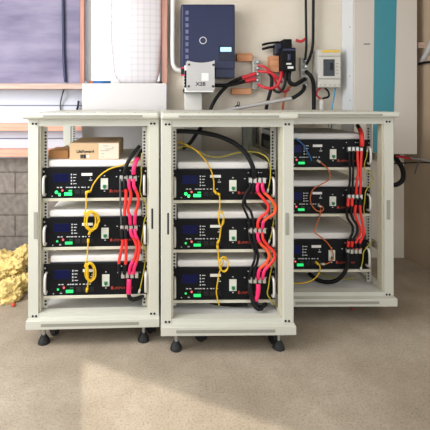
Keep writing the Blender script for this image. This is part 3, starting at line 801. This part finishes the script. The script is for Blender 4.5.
lead(RR, [(320.4, 208.5, -0.006), (320.2, 214), (318.2, 221), (315, 228), (314.4, 232), (320, 236.5), (327, 242.5), (331.5, 249), (333.4, 256), (331.5, 260.5), (326.5, 263.8), (321.5, 264, -0.006)], 'c_fibre', 'orange patch cable hanging from middle to lowest module of right rack', plugs=((-1, None),))
lead(RR, [(295.5, 138.5, -0.008), (299, 141), (303.5, 145.5), (307.5, 152), (310, 157), (311.6, 161, -0.006)], 'c_blue', 'blue patch cable slanting across the top module of right rack', 0.0042)
lead(RR, [(316, 262.2, -0.008), (319.2, 264.5), (320, 269), (318, 275), (311.5, 280.5, -0.03), (303, 283, -0.04), (293, 283.5, -0.02)], 'c_yellow', 'yellow patch cable drooping from the lowest module of right rack', grp=gy, plugs=((0, 'c_yellow'),))
gE = 'yellow-green earth wires'
ET = 0.0026
lead(RL, [(141.8, 153, 0.0), (141.4, 165), (141.2, 180), (139.9, 190), (141.5, 196), (145.5, 203), (147.4, 213), (147, 216, 0.0)], 'c_earth', 'thin yellow earth wire beside the top handle of left rack', ET, grp=gE, name='earth_wire')
lead(RL, [(147.0, 214, 0.0), (144.5, 220), (143, 232), (141.6, 243), (144.5, 248), (145.6, 256), (144.8, 264, 0.0)], 'c_earth', 'thin yellow earth wire beside the middle handle of left rack', ET, grp=gE, name='earth_wire')
lead(RL, [(145.0, 262, 0.0), (143.6, 272), (141.5, 282), (139.8, 290), (139, 292.5)], 'c_earth', 'thin yellow earth wire beside the lowest handle of left rack', ET, grp=gE, plugs=((-1, 'ring'),), name='earth_wire')
lead(RM, [(174, 149, 0.10), (186, 146.5, 0.10), (196, 150, 0.08), (207, 155.5, 0.06), (220, 157, 0.05), (234, 153.5, 0.04), (248, 151.8, 0.03), (260, 153.2, 0.01), (267.5, 158.5), (270.3, 168), (270, 180), (267.5, 192)], 'c_earth', 'yellow-green earth wire crossing above the top module of middle rack', ET, grp=gE, plugs=((-1, 'ring'),), name='earth_wire')
lead(RM, [(268, 195), (272, 202, -0.02), (274, 213), (273, 225), (271, 236), (268.5, 243)], 'c_earth', 'yellow earth wire beside the middle module handle, middle rack', ET, grp=gE, plugs=((-1, 'ring'),), name='earth_wire')
lead(RM, [(267.5, 246), (270, 252, -0.02), (272.5, 262), (270, 275), (268.6, 286), (267.4, 294), (271, 300), (276, 306, 0.0), (278, 309, 0.03)], 'c_earth', 'yellow earth wire running to the floor plate of middle rack', 0.003, grp=gE, plugs=((0, 'ring'),), name='earth_wire')
lead(RR, [(367.5, 149, -0.006), (366.8, 156), (364.4, 164), (365, 169), (371, 174, -0.02), (373.2, 180, -0.01), (370, 185), (365.8, 191), (364.8, 200), (363.6, 208), (364.5, 214)], 'c_earth', 'yellow earth wire winding past the two upper modules of right rack', ET, grp=gE, plugs=((0, 'ring'),), name='earth_wire')
lead(RR, [(373, 240, 0.03), (368, 246), (363.6, 252), (362.8, 260), (361, 268), (360.6, 270)], 'c_earth', 'yellow earth wire beside the lowest handle of right rack', ET, grp=gE, plugs=((-1, 'ring'),), name='earth_wire')
lead(RR, [(356, 277, 0.06), (345, 279.5, 0.07), (330, 277, 0.09), (318, 272.5, 0.12)], 'c_earth', 'thin yellow wire trailing beneath the lowest shelf of right rack', ET, grp=gE, name='earth_wire')
# things seen inside the middle rack top
cable('loose_wire', 'black cable dropping behind the top module of middle rack', 'cable', [RM.W(201, 127.5, 0.45), RM.W(197, 133, 0.43), RM.W(190, 143, 0.42), RM.W(183, 148.5, 0.40)], 0.010, M['c_black'])

# ------------------------------------------------------------------ cardboard boxes on the left rack
ztop = RL.L(95, 167.5, RL.sb).z + 0.0335
def carton(name, label, px0, px1, yl, depth, height, mtl, rz=0.0):
    a, b = RL.W(px0, 160, yl), RL.W(px1, 160, yl)
    w_ = (b - a).length
    o = thing(name, label, 'box', (a.x, a.y, ztop), RL.rot + rz)
    MB().box(0, w_, 0, depth, 0, height, 0.002, 0, 1).build('carton', mtl, o)
    return o, w_
bx, bw = carton('cardboard_box', 'larger cardboard box with white label and writing on the left rack', 69.5, 119.0, 0.052, 0.31, 0.077, M['card'])
MB().box(bw * 0.59, bw - 0.002, -0.0006, 0.001, 0.004, 0.0755).build('label_sheet', M['label_paper'], bx)
m = MB().box(bw * 0.22, bw * 0.245, -0.0008, 0.001, 0.006, 0.024).box(bw * 0.25, bw * 0.272, -0.0008, 0.001, 0.006, 0.024).box(bw * 0.28, bw * 0.33, -0.0008, 0.001, 0.006, 0.024)
m.build('black_marks', M['ink'], bx)
MB().box(bw * 0.345, bw * 0.40, -0.0008, 0.001, 0.010, 0.022).build('white_mark', M['sticker'], bx)
text('LifePower4', 0.019, M['ink'], bx, (bw * 0.14, -0.0006, 0.032), sx=0.92, bold=0.0003)
m = MB()
for i, (u0, u1, z) in enumerate(((0.68, 0.78, 0.062), (0.86, 0.90, 0.054), (0.62, 0.80, 0.040), (0.64, 0.70, 0.026), (0.65, 0.69, 0.012), (0.72, 0.88, 0.048))):
    m.box(bw * u0, bw * u1, -0.0012, 0.0, z, z + 0.0022)
m.build('printed_lines', M['ink_grey'], bx)
MB().box(0.001, bw - 0.001, 0.15, 0.153, 0.0768, 0.0776).build('flap_seam', M['ink_grey'], bx)
b2, w2 = carton('cardboard_box', 'small plain brown cardboard box left of the labelled box', 48.3, 68.0, 0.085, 0.15, 0.040, M['card_dark'])
MB().box(0.002, w2 - 0.002, 0.07, 0.072, 0.0398, 0.0404).build('flap_seam', M['ink_grey'], b2)

# ------------------------------------------------------------------ equipment on the wall
def S(Y): return FPX / Y
# dark inverter
Yf = 2.60
a, b = P(181, 78, Yf), P(235.2, 4, Yf)
inv = thing('inverter', 'large navy black wall inverter with a lit blue display', 'inverter', (a.x, WY - 0.001, a.z))
iw, ih, idp = b.x - a.x, b.z - a.z, WY - 0.001 - Yf
MB().box(0, iw, -idp, 0, 0.055, ih, 0.012, 0, 3).box(iw * 0.63, iw - 0.002, -idp + 0.004, 0, 0.0, 0.08, 0.006, 0, 2).build('body', M['navy'], inv)
m = MB()
for k in range(9):
    m.box(0.030 + 0.0, 0.050, -idp - 0.004, -idp + 0.002, 0.085 + k * 0.042, 0.085 + k * 0.042 + 0.026, 0.001, 0, 1)
m.build('side_fins', M['fin'], inv)
q0, q1 = P(220.3, 51.7, Yf), P(231.3, 47.3, Yf)
MB().box(q0.x - a.x - 0.012, q1.x - a.x + 0.010, -idp - 0.003, -idp + 0.002, q0.z - a.z - 0.06, q1.z - a.z + 0.012, 0.001, 0, 1).build('display_panel', M['navy_dark'], inv)
MB().box(q0.x - a.x, q1.x - a.x, -idp - 0.005, -idp, q0.z - a.z, q1.z - a.z, 0.001, 0, 1).build('display', M['lcd'], inv)
for k in range(4):
    MB().cyl((q0.x - a.x + 0.006 + k * 0.019, -idp - 0.006, q0.z - a.z - 0.032), (0, 1, 0), 0.005, 0.005, 0.006, 12).build('button', M['navy'], inv)
q = P(203, 40.5, Yf)
ring = [(q.x - a.x + 0.022 * math.cos(t_), -idp - 0.002, q.z - a.z + 0.022 * math.sin(t_)) for t_ in [i * math.pi / 16 for i in range(33)]]
MB().tube(ring, 0.0025, 6).build('emblem_ring', M['case'], inv)

# silver module with concave top
Yf = 2.50
a, b = P(186.5, 92.3, Yf), P(214.6, 60.5, Yf)
sm = thing('control_module', 'silver metal module with curved top edge mounted below the navy inverter', 'module', (a.x, WY - 0.002, a.z))
w_, h_ = b.x - a.x, b.z - a.z
dp = WY - 0.002 - Yf
poly = [(0, 0.016), (0, h_ - 0.012), (0.006, h_)]
for i in range(1, 12):
    u = i / 12; poly.append((0.012 + (w_ - 0.016) * u, h_ - 0.002 - 0.012 * math.sin(math.pi * u)))
poly += [(w_, h_ + 0.002), (w_, 0.016)]
MB().prism(poly, -dp, -0.145).build('cover', M['alu'], sm)
MB().box(-0.012, w_ - 0.004, -dp + 0.012, 0.0, 0.0, 0.03, 0.002, 0, 1).box(-0.012, w_ - 0.006, -dp + 0.015, 0.0, 0.0, P(0, 71.5, 2.6).z - a.z).box(-0.012, 0.02, -dp + 0.015, -0.145, 0.0, h_ - 0.03).build('back_box', M['case'], sm)
for (px, py) in ((189, 64.6), (213.4, 64.9), (188.8, 86.3), (213, 86.3)):
    q = P(px, py, Yf); MB().cyl((q.x - a.x, -dp - 0.003, q.z - a.z), (0, 1, 0), 0.0075, 0.0075, 0.004, 12).build('screw', M['hole'], sm)
q0, q1 = P(201.6, 80.8, Yf), P(208.6, 73, Yf)
MB().box(q0.x - a.x, q1.x - a.x, -dp - 0.001, -dp + 0.001, q0.z - a.z, q1.z - a.z).build('sticker', M['sticker'], sm)
q0 = P(195.6, 85.6, Yf)
text('X2B', 0.032, M['ink'], sm, (q0.x - a.x, -dp - 0.0003, q0.z - a.z), sx=1.12, bold=0.0009)
for py in (77, 80, 83.2, 86.4):
    q = P(184.8, py, Yf + 0.02); MB().cyl((q.x - a.x, -dp + 0.012, q.z - a.z), (0, 1, 0), 0.006, 0.006, 0.008, 10).build('terminal_screw', M['hole'], sm)
q = P(183, 71, Yf)
MB().box(q.x - a.x - 0.010, q.x - a.x + 0.012, -dp + 0.03, -dp + 0.10, q.z - a.z - 0.022, q.z - a.z + 0.022, 0.003, 0, 1).build('side_socket', M['hole'], sm)
MB().box(q.x - a.x - 0.012, q.x - a.x + 0.014, -dp + 0.026, -dp + 0.05, q.z - a.z + 0.019, q.z - a.z + 0.026, 0.001, 0, 1).box(q.x - a.x - 0.012, q.x - a.x + 0.014, -dp + 0.026, -dp + 0.05, q.z - a.z - 0.028, q.z - a.z - 0.020, 0.001, 0, 1).build('red_clip', M['c_pink'], sm)
# trunking under it
slab('cable_trunking', 184.5, 202, 92.8, 175, 2.66, WY - 0.001, M['plaster_white'], 'cream cable trunking running down below the silver module', 'trunking', 0.004)
cable('water_pipe', 'white plastic pipe bending beside the navy inverter', 'pipe', [P(172.8, -60, 2.68), P(172.8, 20, 2.68), P(172.8, 58, 2.68), P(173.6, 65, 2.68), P(176.5, 69.3, 2.68), P(182, 70.8, 2.68)], 0.016, M['plaster_white'], seg=14)

# wood blocks
gw = 'wooden blocks screwed to the wall'
slab('wood_block', 237, 252.5, 53.2, 61, 2.69, WY - 0.001, M['wood_block'], 'wooden block on the wall right of the navy inverter, higher of two', 'block', 0.002, gw)
slab('wood_block', 232, 251.5, 88.2, 94.4, 2.69, WY - 0.001, M['wood_block'], 'low wooden block on the wall below the red and black cables', 'block', 0.002, gw)
slab('wood_block', 270.3, 281.6, 55.8, 72, 2.66, WY - 0.001, M['wood_block'], 'upright wooden block left of the black breaker', 'block', 0.002, gw)

# bus bars
def busbar(px0, px1, py0, py1, label, n):
    Yb = 2.68
    a, b = P(px0, py1, Yb), P(px1, py0, Yb)
    o = thing('bus_bar', label, 'bus bar', ((a.x + b.x) / 2, WY - 0.001, a.z))
    w_, h_ = b.x - a.x, b.z - a.z
    MB().box(-w_ / 2, w_ / 2, Yb - WY + 0.02, 0, 0, h_, 0.003, 0, 1).build('base', M['module_grey'], o)
    for k in range(n):
        z = h_ * (k + 0.5) / n
        MB().box(-w_ * 0.32, w_ * 0.32, Yb - WY + 0.004, Yb - WY + 0.024, z - 0.013, z + 0.013, 0.002, 0, 1).cyl((0, Yb - WY - 0.006, z), (0, 1, 0), 0.008, 0.008, 0.012, 6, 1).build('terminal', [M['latch_grey'], M['steel']], o)
busbar(253.2, 261.2, 59, 89, 'pale bus bar strip with red cables, right of the navy inverter', 5)
busbar(302.2, 308.8, 57, 88.5, 'pale bus bar strip between the black breaker and grey isolator box', 5)

# black breaker
Yf = 2.60
a, b = P(281.4, 71, Yf), P(296, 47.5, Yf)
bk = thing('circuit_breaker', 'black wall breaker with two small white labels', 'breaker', (a.x, WY - 0.001, a.z))
w_, h_ = b.x - a.x, b.z - a.z; dp = WY - 0.001 - Yf
MB().box(0, w_, -dp, 0, 0, h_, 0.006, 0, 2).box(0.02, w_ - 0.02, -dp + 0.02, -0.01, h_ - 0.01, h_ + 0.06, 0.004, 0, 1).build('body', M['panel'], bk)
MB().box(-0.025, w_ - 0.01, -dp + 0.05, -0.02, h_ - 0.04, h_ + 0.035, 0.004, 0, 1).build('bracket', M['navy_dark'], bk)
MB().box(0.012, w_ - 0.006, -dp - 0.004, -dp + 0.002, h_ - 0.022, h_ - 0.008, 0.001, 0, 1).build('blue_strip', M['navy'], bk)
MB().box(w_ * 0.42, w_ * 0.62, -dp - 0.010, -dp, h_ * 0.45, h_ * 0.72, 0.003, 0, 1).build('lever', M['navy'], bk)
MB().box(w_ * 0.34, w_ * 0.68, -dp - 0.0015, -dp + 0.001, h_ * 0.27, h_ * 0.34).build('sticker', M['sticker'], bk)
MB().box(w_ * 0.42, w_ * 0.82, -dp - 0.0015, -dp + 0.001, h_ * 0.10, h_ * 0.20).build('sticker', M['sticker'], bk)

# isolator box
Yf = 2.63
a, b = P(318.6, 87.6, Yf), P(341.4, 49, Yf)
iso = thing('isolator_box', 'grey isolator box with a dark window and yellow label', 'isolator', (a.x, WY - 0.001, a.z))
w_, h_ = b.x - a.x, b.z - a.z; dp = WY - 0.001 - Yf
MB().box(0, w_, -dp + 0.012, 0, 0, h_, 0.005, 0, 2).build('housing', M['module_grey'], iso)
MB().box(0.004, w_ - 0.004, -dp, -dp + 0.02, h_ * 0.235, h_ * 0.80, 0.004, 0, 2).build('front_cover', M['module_grey'], iso)
MB().box(0.003, w_ - 0.003, -dp + 0.004, -dp + 0.02, 0.004, h_ * 0.215, 0.003, 0, 1).build('terminal_cover', M['module_grey'], iso)
MB().box(0.003, w_ - 0.003, -dp + 0.004, -dp + 0.02, h_ * 0.82, h_ - 0.003, 0.003, 0, 1).build('terminal_cover', M['module_grey'], iso)
q0, q1 = P(323, 76, Yf), P(334.6, 59.3, Yf)
wn = MB().box(q0.x - a.x, q1.x - a.x, -dp - 0.003, -dp + 0.004, q0.z - a.z, q1.z - a.z, 0.002, 0, 1).build('window', M['dark_glass'], iso)
MB().box(q0.x - a.x + 0.05, q1.x - a.x - 0.014, -dp - 0.012, -dp, q0.z - a.z + 0.04, q1.z - a.z - 0.025, 0.002, 0, 1).build('switch_lever', M['hole'], wn)
q0, q1 = P(322, 52.4, Yf), P(340.4, 50, Yf)
MB().box(q0.x - a.x, q1.x - a.x, -dp + 0.0025, -dp + 0.005, q0.z - a.z, q1.z - a.z).build('yellow_label', M['yellow_label'], iso)
for px in (320.6, 325, 330, 335, 339.4):
    q = P(px, 84.8, Yf); MB().cyl((q.x - a.x, -dp + 0.001, q.z - a.z), (0, 1, 0), 0.004, 0.004, 0.006, 10).build('screw', M['latch_grey'], iso)
q0 = P(335.8, 75.5, Yf); m = MB()
for k in range(4): m.box(q0.x - a.x, q0.x - a.x + 0.018, -dp - 0.001, -dp + 0.001, q0.z - a.z + 0.012 + k * 0.022, q0.z - a.z + 0.016 + k * 0.022)
m.build('printed_lines', M['ink_grey'], iso)

def wc(pts, r_, col, label, Y=2.66, sl=(), name='wall_cable', cat='cable', seg=8):
    return cable(name, label, cat, [P(p[0], p[1], p[2] if len(p) > 2 else Y) for p in pts], r_, M[col], None, [(x, y, M[c_]) for x, y, c_ in sl], (), seg)
wc([(207, 124, 2.69), (210, 111), (214.5, 101), (222, 91), (230, 83.5), (240, 78.5), (248, 76.3), (256, 73.5, 2.665)], 0.0125, 'c_black', 'thick black cable with red end rising to the bus bar, upper of two', sl=((0.82, 1, 'c_crimson'),))
wc([(214.5, 85.2, 2.64), (224, 85.4, 2.64), (235, 83.8, 2.645), (245, 81.4), (256, 79, 2.665)], 0.0125, 'c_black', 'thick black cable with red end from silver module to bus bar', sl=((0.75, 1, 'c_crimson'),))
wc([(258, 65.5, 2.66), (263, 66.2, 2.645), (269, 70.5, 2.64), (274, 77, 2.65), (276.5, 84, 2.67), (283, 91.5, 2.69), (289, 89.5, 2.70)], 0.0085, 'c_crimson', 'red cable curving down from the upper end of the bus bar')
wc([(258, 71.2, 2.66), (265, 71.8, 2.63), (271, 73.2, 2.625), (277, 77.5, 2.63), (281.5, 82, 2.66)], 0.009, 'c_crimson', 'short red cable leaving the middle of the bus bar')
wc([(258, 84.5, 2.66), (264, 87.3, 2.63), (271, 88.4, 2.625), (277.5, 85, 2.625), (280.6, 78, 2.63), (281.8, 70.5, 2.645)], 0.010, 'c_crimson', 'thick red cable swinging from bus bar up to the wooden block')
wc([(268, 72, 2.67), (271.2, 76, 2.67), (271.8, 84, 2.67), (270, 93, 2.68), (267, 104, 2.69), (265, 122, 2.70)], 0.012, 'c_black', 'black cable dropping to the racks beside the red cables')
wc([(271.5, 84.5, 2.65), (275, 91, 2.63), (280, 91.8, 2.61), (284, 87, 2.61), (285.5, 79, 2.615), (285.6, 70.5, 2.63)], 0.0095, 'c_black', 'black cable looping up into the bottom of the black breaker')
wc([(289.5, 71, 2.64), (288.6, 77, 2.63), (290, 82.5, 2.63), (295, 84.6, 2.63), (300, 82, 2.64), (305, 79, 2.67)], 0.015, 'c_black', 'thick black cable hooking from breaker to the right bus bar')
wc([(283.6, 70.5, 2.65), (283.4, 76, 2.66), (285.0, 79.5, 2.68)], 0.007, 'c_crimson', 'short red tail beneath the black breaker')
wc([(293, 84, 2.70), (288, 89, 2.70), (285, 95, 2.70), (283.3, 103, 2.70), (282, 124, 2.71)], 0.009, 'copper', 'rust brown conduit dropping behind the diagonal tube', name='conduit')
wc([(304.5, 86, 2.665), (304, 89, 2.64), (300.5, 93, 2.62), (294, 97.3, 2.62), (291, 98.4, 2.62)], 0.013, 'c_black', 'black hose bend at the upper end of the grey diagonal tube', name='hose')
wc([(204, 115.6, 2.62), (228, 110.2, 2.62), (260, 104, 2.62), (291.6, 98.3, 2.62)], 0.0128, 'alu', 'grey diagonal conduit tube along the wall behind the rack tops', name='conduit', cat='conduit', seg=14)
q = P(238.3, 108, 2.60); cl = thing('pipe_clip', 'small dark clip on the grey diagonal conduit', 'clip', q)
MB().tube([(math.cos(t_) * 0.017, 0.02, math.sin(t_) * 0.017) for t_ in [i * math.pi / 8 for i in range(17)]], 0.005, 6).build('band', M['hole'], cl)
MB().tube(spline([(-0.004, 0.0, 0.018), (-0.006, 0.0, 0.036), (0.0, 0.0, 0.042), (0.008, 0.0, 0.034), (0.006, 0.0, 0.018)], 0.004), 0.003, 6).build('loop', M['c_grey'], cl)
wc([(305.5, -20, 2.68), (306, 20, 2.68), (306.2, 48, 2.68), (305.2, 60, 2.665)], 0.0085, 'c_black', 'black cable entering the right bus bar from above, left of two')
wc([(313.5, -20, 2.69), (313.2, 20, 2.69), (312.6, 46, 2.69), (310, 57, 2.68), (306.5, 64, 2.66)], 0.010, 'c_black', 'black cable entering the right bus bar from above, right of two')
wc([(306, 71.5, 2.66), (310, 75, 2.63), (313, 81, 2.64), (313.8, 92, 2.66), (313.6, 124, 2.68)], 0.014, 'c_black', 'thick black cable dropping from the right bus bar beside the isolator')
wc([(320.5, 88, 2.68), (317.2, 91, 2.68), (316.6, 95, 2.68), (320.5, 98.8, 2.68)], 0.007, 'c_crimson', 'short red wire loop below the isolator box')
wc([(325, 88, 2.68), (328.5, 92, 2.68), (328.6, 96.5, 2.68), (322.5, 98.6, 2.68)], 0.007, 'c_black', 'short black wire loop below the isolator box')
wc([(335.4, 88, 2.69), (334.2, 96, 2.70), (332.4, 106, 2.70), (331, 124, 2.70)], 0.0055, 'c_lightblue', 'light blue wire hanging below the isolator box')
q = P(321.2, 112, 2.69); o = MB().cyl((0, 0, 0), (0, 0, 1), 0.020, 0.020, 0.06, 18).cyl((0, 0, 0.06), (0, 0, 1), 0.024, 0.018, 0.022, 18).build('conduit_end', M['plaster_white'], None); o.location = (q.x, 2.70, q.z); tag(o, 'white conduit end under the red and black wire loops', 'conduit')
wc([(262, 49.2, 2.70), (270, 47.2, 2.69), (280, 45.8, 2.70)], 0.009, 'c_black', 'short black cable running left from the breaker top')
wc([(262, 45, 2.70), (268, 43.4, 2.69), (279, 42.2, 2.70)], 0.008, 'c_black', 'short black cable above its twin, left of breaker top')
wc([(296, 40, 2.68), (301, 41.5, 2.68), (305, 39, 2.69)], 0.010, 'c_crimson', 'short red cable at the top right of the breaker')

# big white cabinet with teal stripe
Yf = 2.56
a, b = P(354, 154.3, Yf), P(417.3, -25, Yf)
cb = thing('inverter_cabinet', 'large white wall cabinet with a vertical teal stripe', 'cabinet', (a.x, WY - 0.001, a.z))
w_, h_ = b.x - a.x, b.z - a.z; dp = WY - 0.001 - Yf
MB().box(0, w_, -dp, -dp + 0.02, 0, h_, 0.004, 0, 2).build('front_panel', M['cab_white'], cb)
m = MB().box(0.002, w_ - 0.004, -dp + 0.02, 0, 0.006, h_ - 0.004, 0.002, 0, 1)
for zf in (0.30, 0.44, 0.72, 0.9):
    m.cyl((0.0028, -dp + 0.06, h_ * zf), (-1, 0, 0), 0.004, 0.004, 0.002, 10, 1)
m.build('housing', [M['cab_side'], M['hole']], cb)
q0, q1 = P(374.6, 150, Yf), P(396.6, 40, Yf)
MB().prism([(q0.x - a.x - 0.012, 0.0), (P(393, 150, Yf).x - a.x, 0.0), (q1.x - a.x + 0.004, h_ - 0.002), (q0.x - a.x, h_ - 0.002)], -dp - 0.0015, -dp + 0.002).build('stripe', M['teal'], cb)
m = MB()
q = P(364, 44.2, Yf)
for k in range(5): m.box(q.x - a.x + k * 0.008, q.x - a.x + k * 0.008 + 0.005, -dp - 0.001, -dp + 0.001, q.z - a.z - 0.003, q.z - a.z + 0.005)
m.build('printed_marks', M['ink'], cb)
q0 = P(402, 154, 2.65)
wc([(399, 150, 2.66), (396, 158.5, 2.64), (400.5, 165, 2.62), (403, 172, 2.62), (402.4, 180, 2.62), (397, 184.4, 2.62), (390, 185, 2.63)], 0.015, 'c_black', 'thick black cable bend below the white teal cabinet')
wc([(396, 156.2, 2.62), (403, 157.2, 2.62), (410, 158.6, 2.63)], 0.008, 'c_crimson', 'short red cable end under the white teal cabinet')
wc([(394, 163.6, 2.60), (405, 163, 2.58), (420, 162.4, 2.56), (436, 163.2, 2.50)], 0.0045, 'c_black', 'thin black wire running right along the wall below the cabinet')
wc([(409, 157.6, 2.66), (418, 159.2, 2.62), (436, 162.0, 2.50)], 0.007, 'alu', 'thin grey tube running right below the cabinet', name='conduit')
wc([(420, 159.5, 2.56), (417.5, 165, 2.56), (414.5, 174, 2.57)], 0.004, 'c_grey', 'thin dark wire tail hanging below the cabinet, far right')
wc([(418.6, 64.2, 2.60), (424, 62.6, 2.55), (437, 61.6, 2.45)], 0.008, 'c_black', 'black cable crossing the wall at the far upper right')
wc([(421, 62, 2.60), (425, 56, 2.57), (429.5, 48, 2.53), (437, 30, 2.46)], 0.017, 'alu', 'grey pipe slanting upward at the far upper right', name='conduit', seg=14)
o = MB().box(-0.035, 0.035, -0.02, 0.02, -0.02, 0.02, 0.006, 0, 2).build('wood_block', M['timber_pale']); o.location = P(421.5, 45.5, 2.60); tag(o, 'pale splintered wood piece at the far upper right corner', 'block')

# ------------------------------------------------------------------ insulation on the floor
def wool(px, py_top, py_bot, Y, rx, ry, label, seed, rot=0.0, boxy=0.0):
    g_ = P(px, py_bot, Y); zt = P(px, py_top, Y).z
    mb = MB()
    bmesh.ops.create_icosphere(mb.bm, subdivisions=5, radius=1.0)
    for v in mb.bm.verts:
        d = v.co.normalized()
        if boxy > 0:
            mxx = max(abs(d.x), abs(d.y), abs(d.z)); d = d.lerp(d / mxx, boxy)
        sd_ = Vector((seed, seed * 0.7, seed * 1.3))
        n_ = noise.noise(d * 1.7 + sd_) * 0.30 + noise.noise(d * 4.5 + sd_) * 0.22 - abs(noise.noise(d * 8 + sd_)) * 0.22 + abs(noise.noise(d * 15 + sd_)) * 0.07 + noise.noise(d * 30 + sd_) * 0.025
        p = d * (1 + n_)
        v.co = Vector((p.x * rx, p.y * ry, max(-0.9, p.z) * zt / 2))
    zmin = min(v.co.z for v in mb.bm.verts)
    for v in mb.bm.verts: v.co.z -= zmin
    o = mb.build('insulation_wool', M['wool'], None, None, True)
    o.location = (g_.x, Y, 0.0); o.rotation_euler = (0, 0, rot)
    return tag(o, label, 'insulation', 'torn yellow insulation pieces')
wool(-5, 250, 290, 2.56, 0.13, 0.10, 'torn yellow insulation heap at the left edge below the blockwork', 1.3)
wool(25, 244, 290, 2.58, 0.075, 0.09, 'tall torn yellow insulation piece behind the left rack post', 4.1)
wool(10, 257, 294, 2.40, 0.10, 0.07, 'yellow insulation piece in the middle of the heap', 7.7, -0.3, 0.3)
wool(-4, 270, 299, 2.27, 0.06, 0.05, 'low yellow insulation scrap at the left edge, in front', 9.2)
wool(11, 278, 301, 2.15, 0.055, 0.045, 'square-cut yellow insulation scrap nearest the camera', 12.4, 0.4, 0.75)
wool(25, 274, 297, 2.27, 0.045, 0.05, 'small yellow insulation scrap against the left rack post', 15.8, 0.2, 0.3)
mb = MB(); bmesh.ops.create_icosphere(mb.bm, subdivisions=2, radius=0.012)
for v in mb.bm.verts: v.co *= 1 + 0.3 * noise.noise(v.co * 90); v.co.z *= 0.8
o = mb.build('brick_chip', M['stone']); q = P(18.5, 296, 2.16); o.location = (q.x, 2.085, 0.009); tag(o, 'small orange red chip beside the yellow insulation', 'chip')
mb = MB(); bmesh.ops.create_icosphere(mb.bm, subdivisions=2, radius=0.008)
for v in mb.bm.verts: v.co.z *= 0.6
o = mb.build('brick_chip', M['stone']); q = P(352, 309.5, 2.05); o.location = (q.x, q.y, 0.0045); tag(o, 'tiny red chip on the floor below the right rack', 'chip')
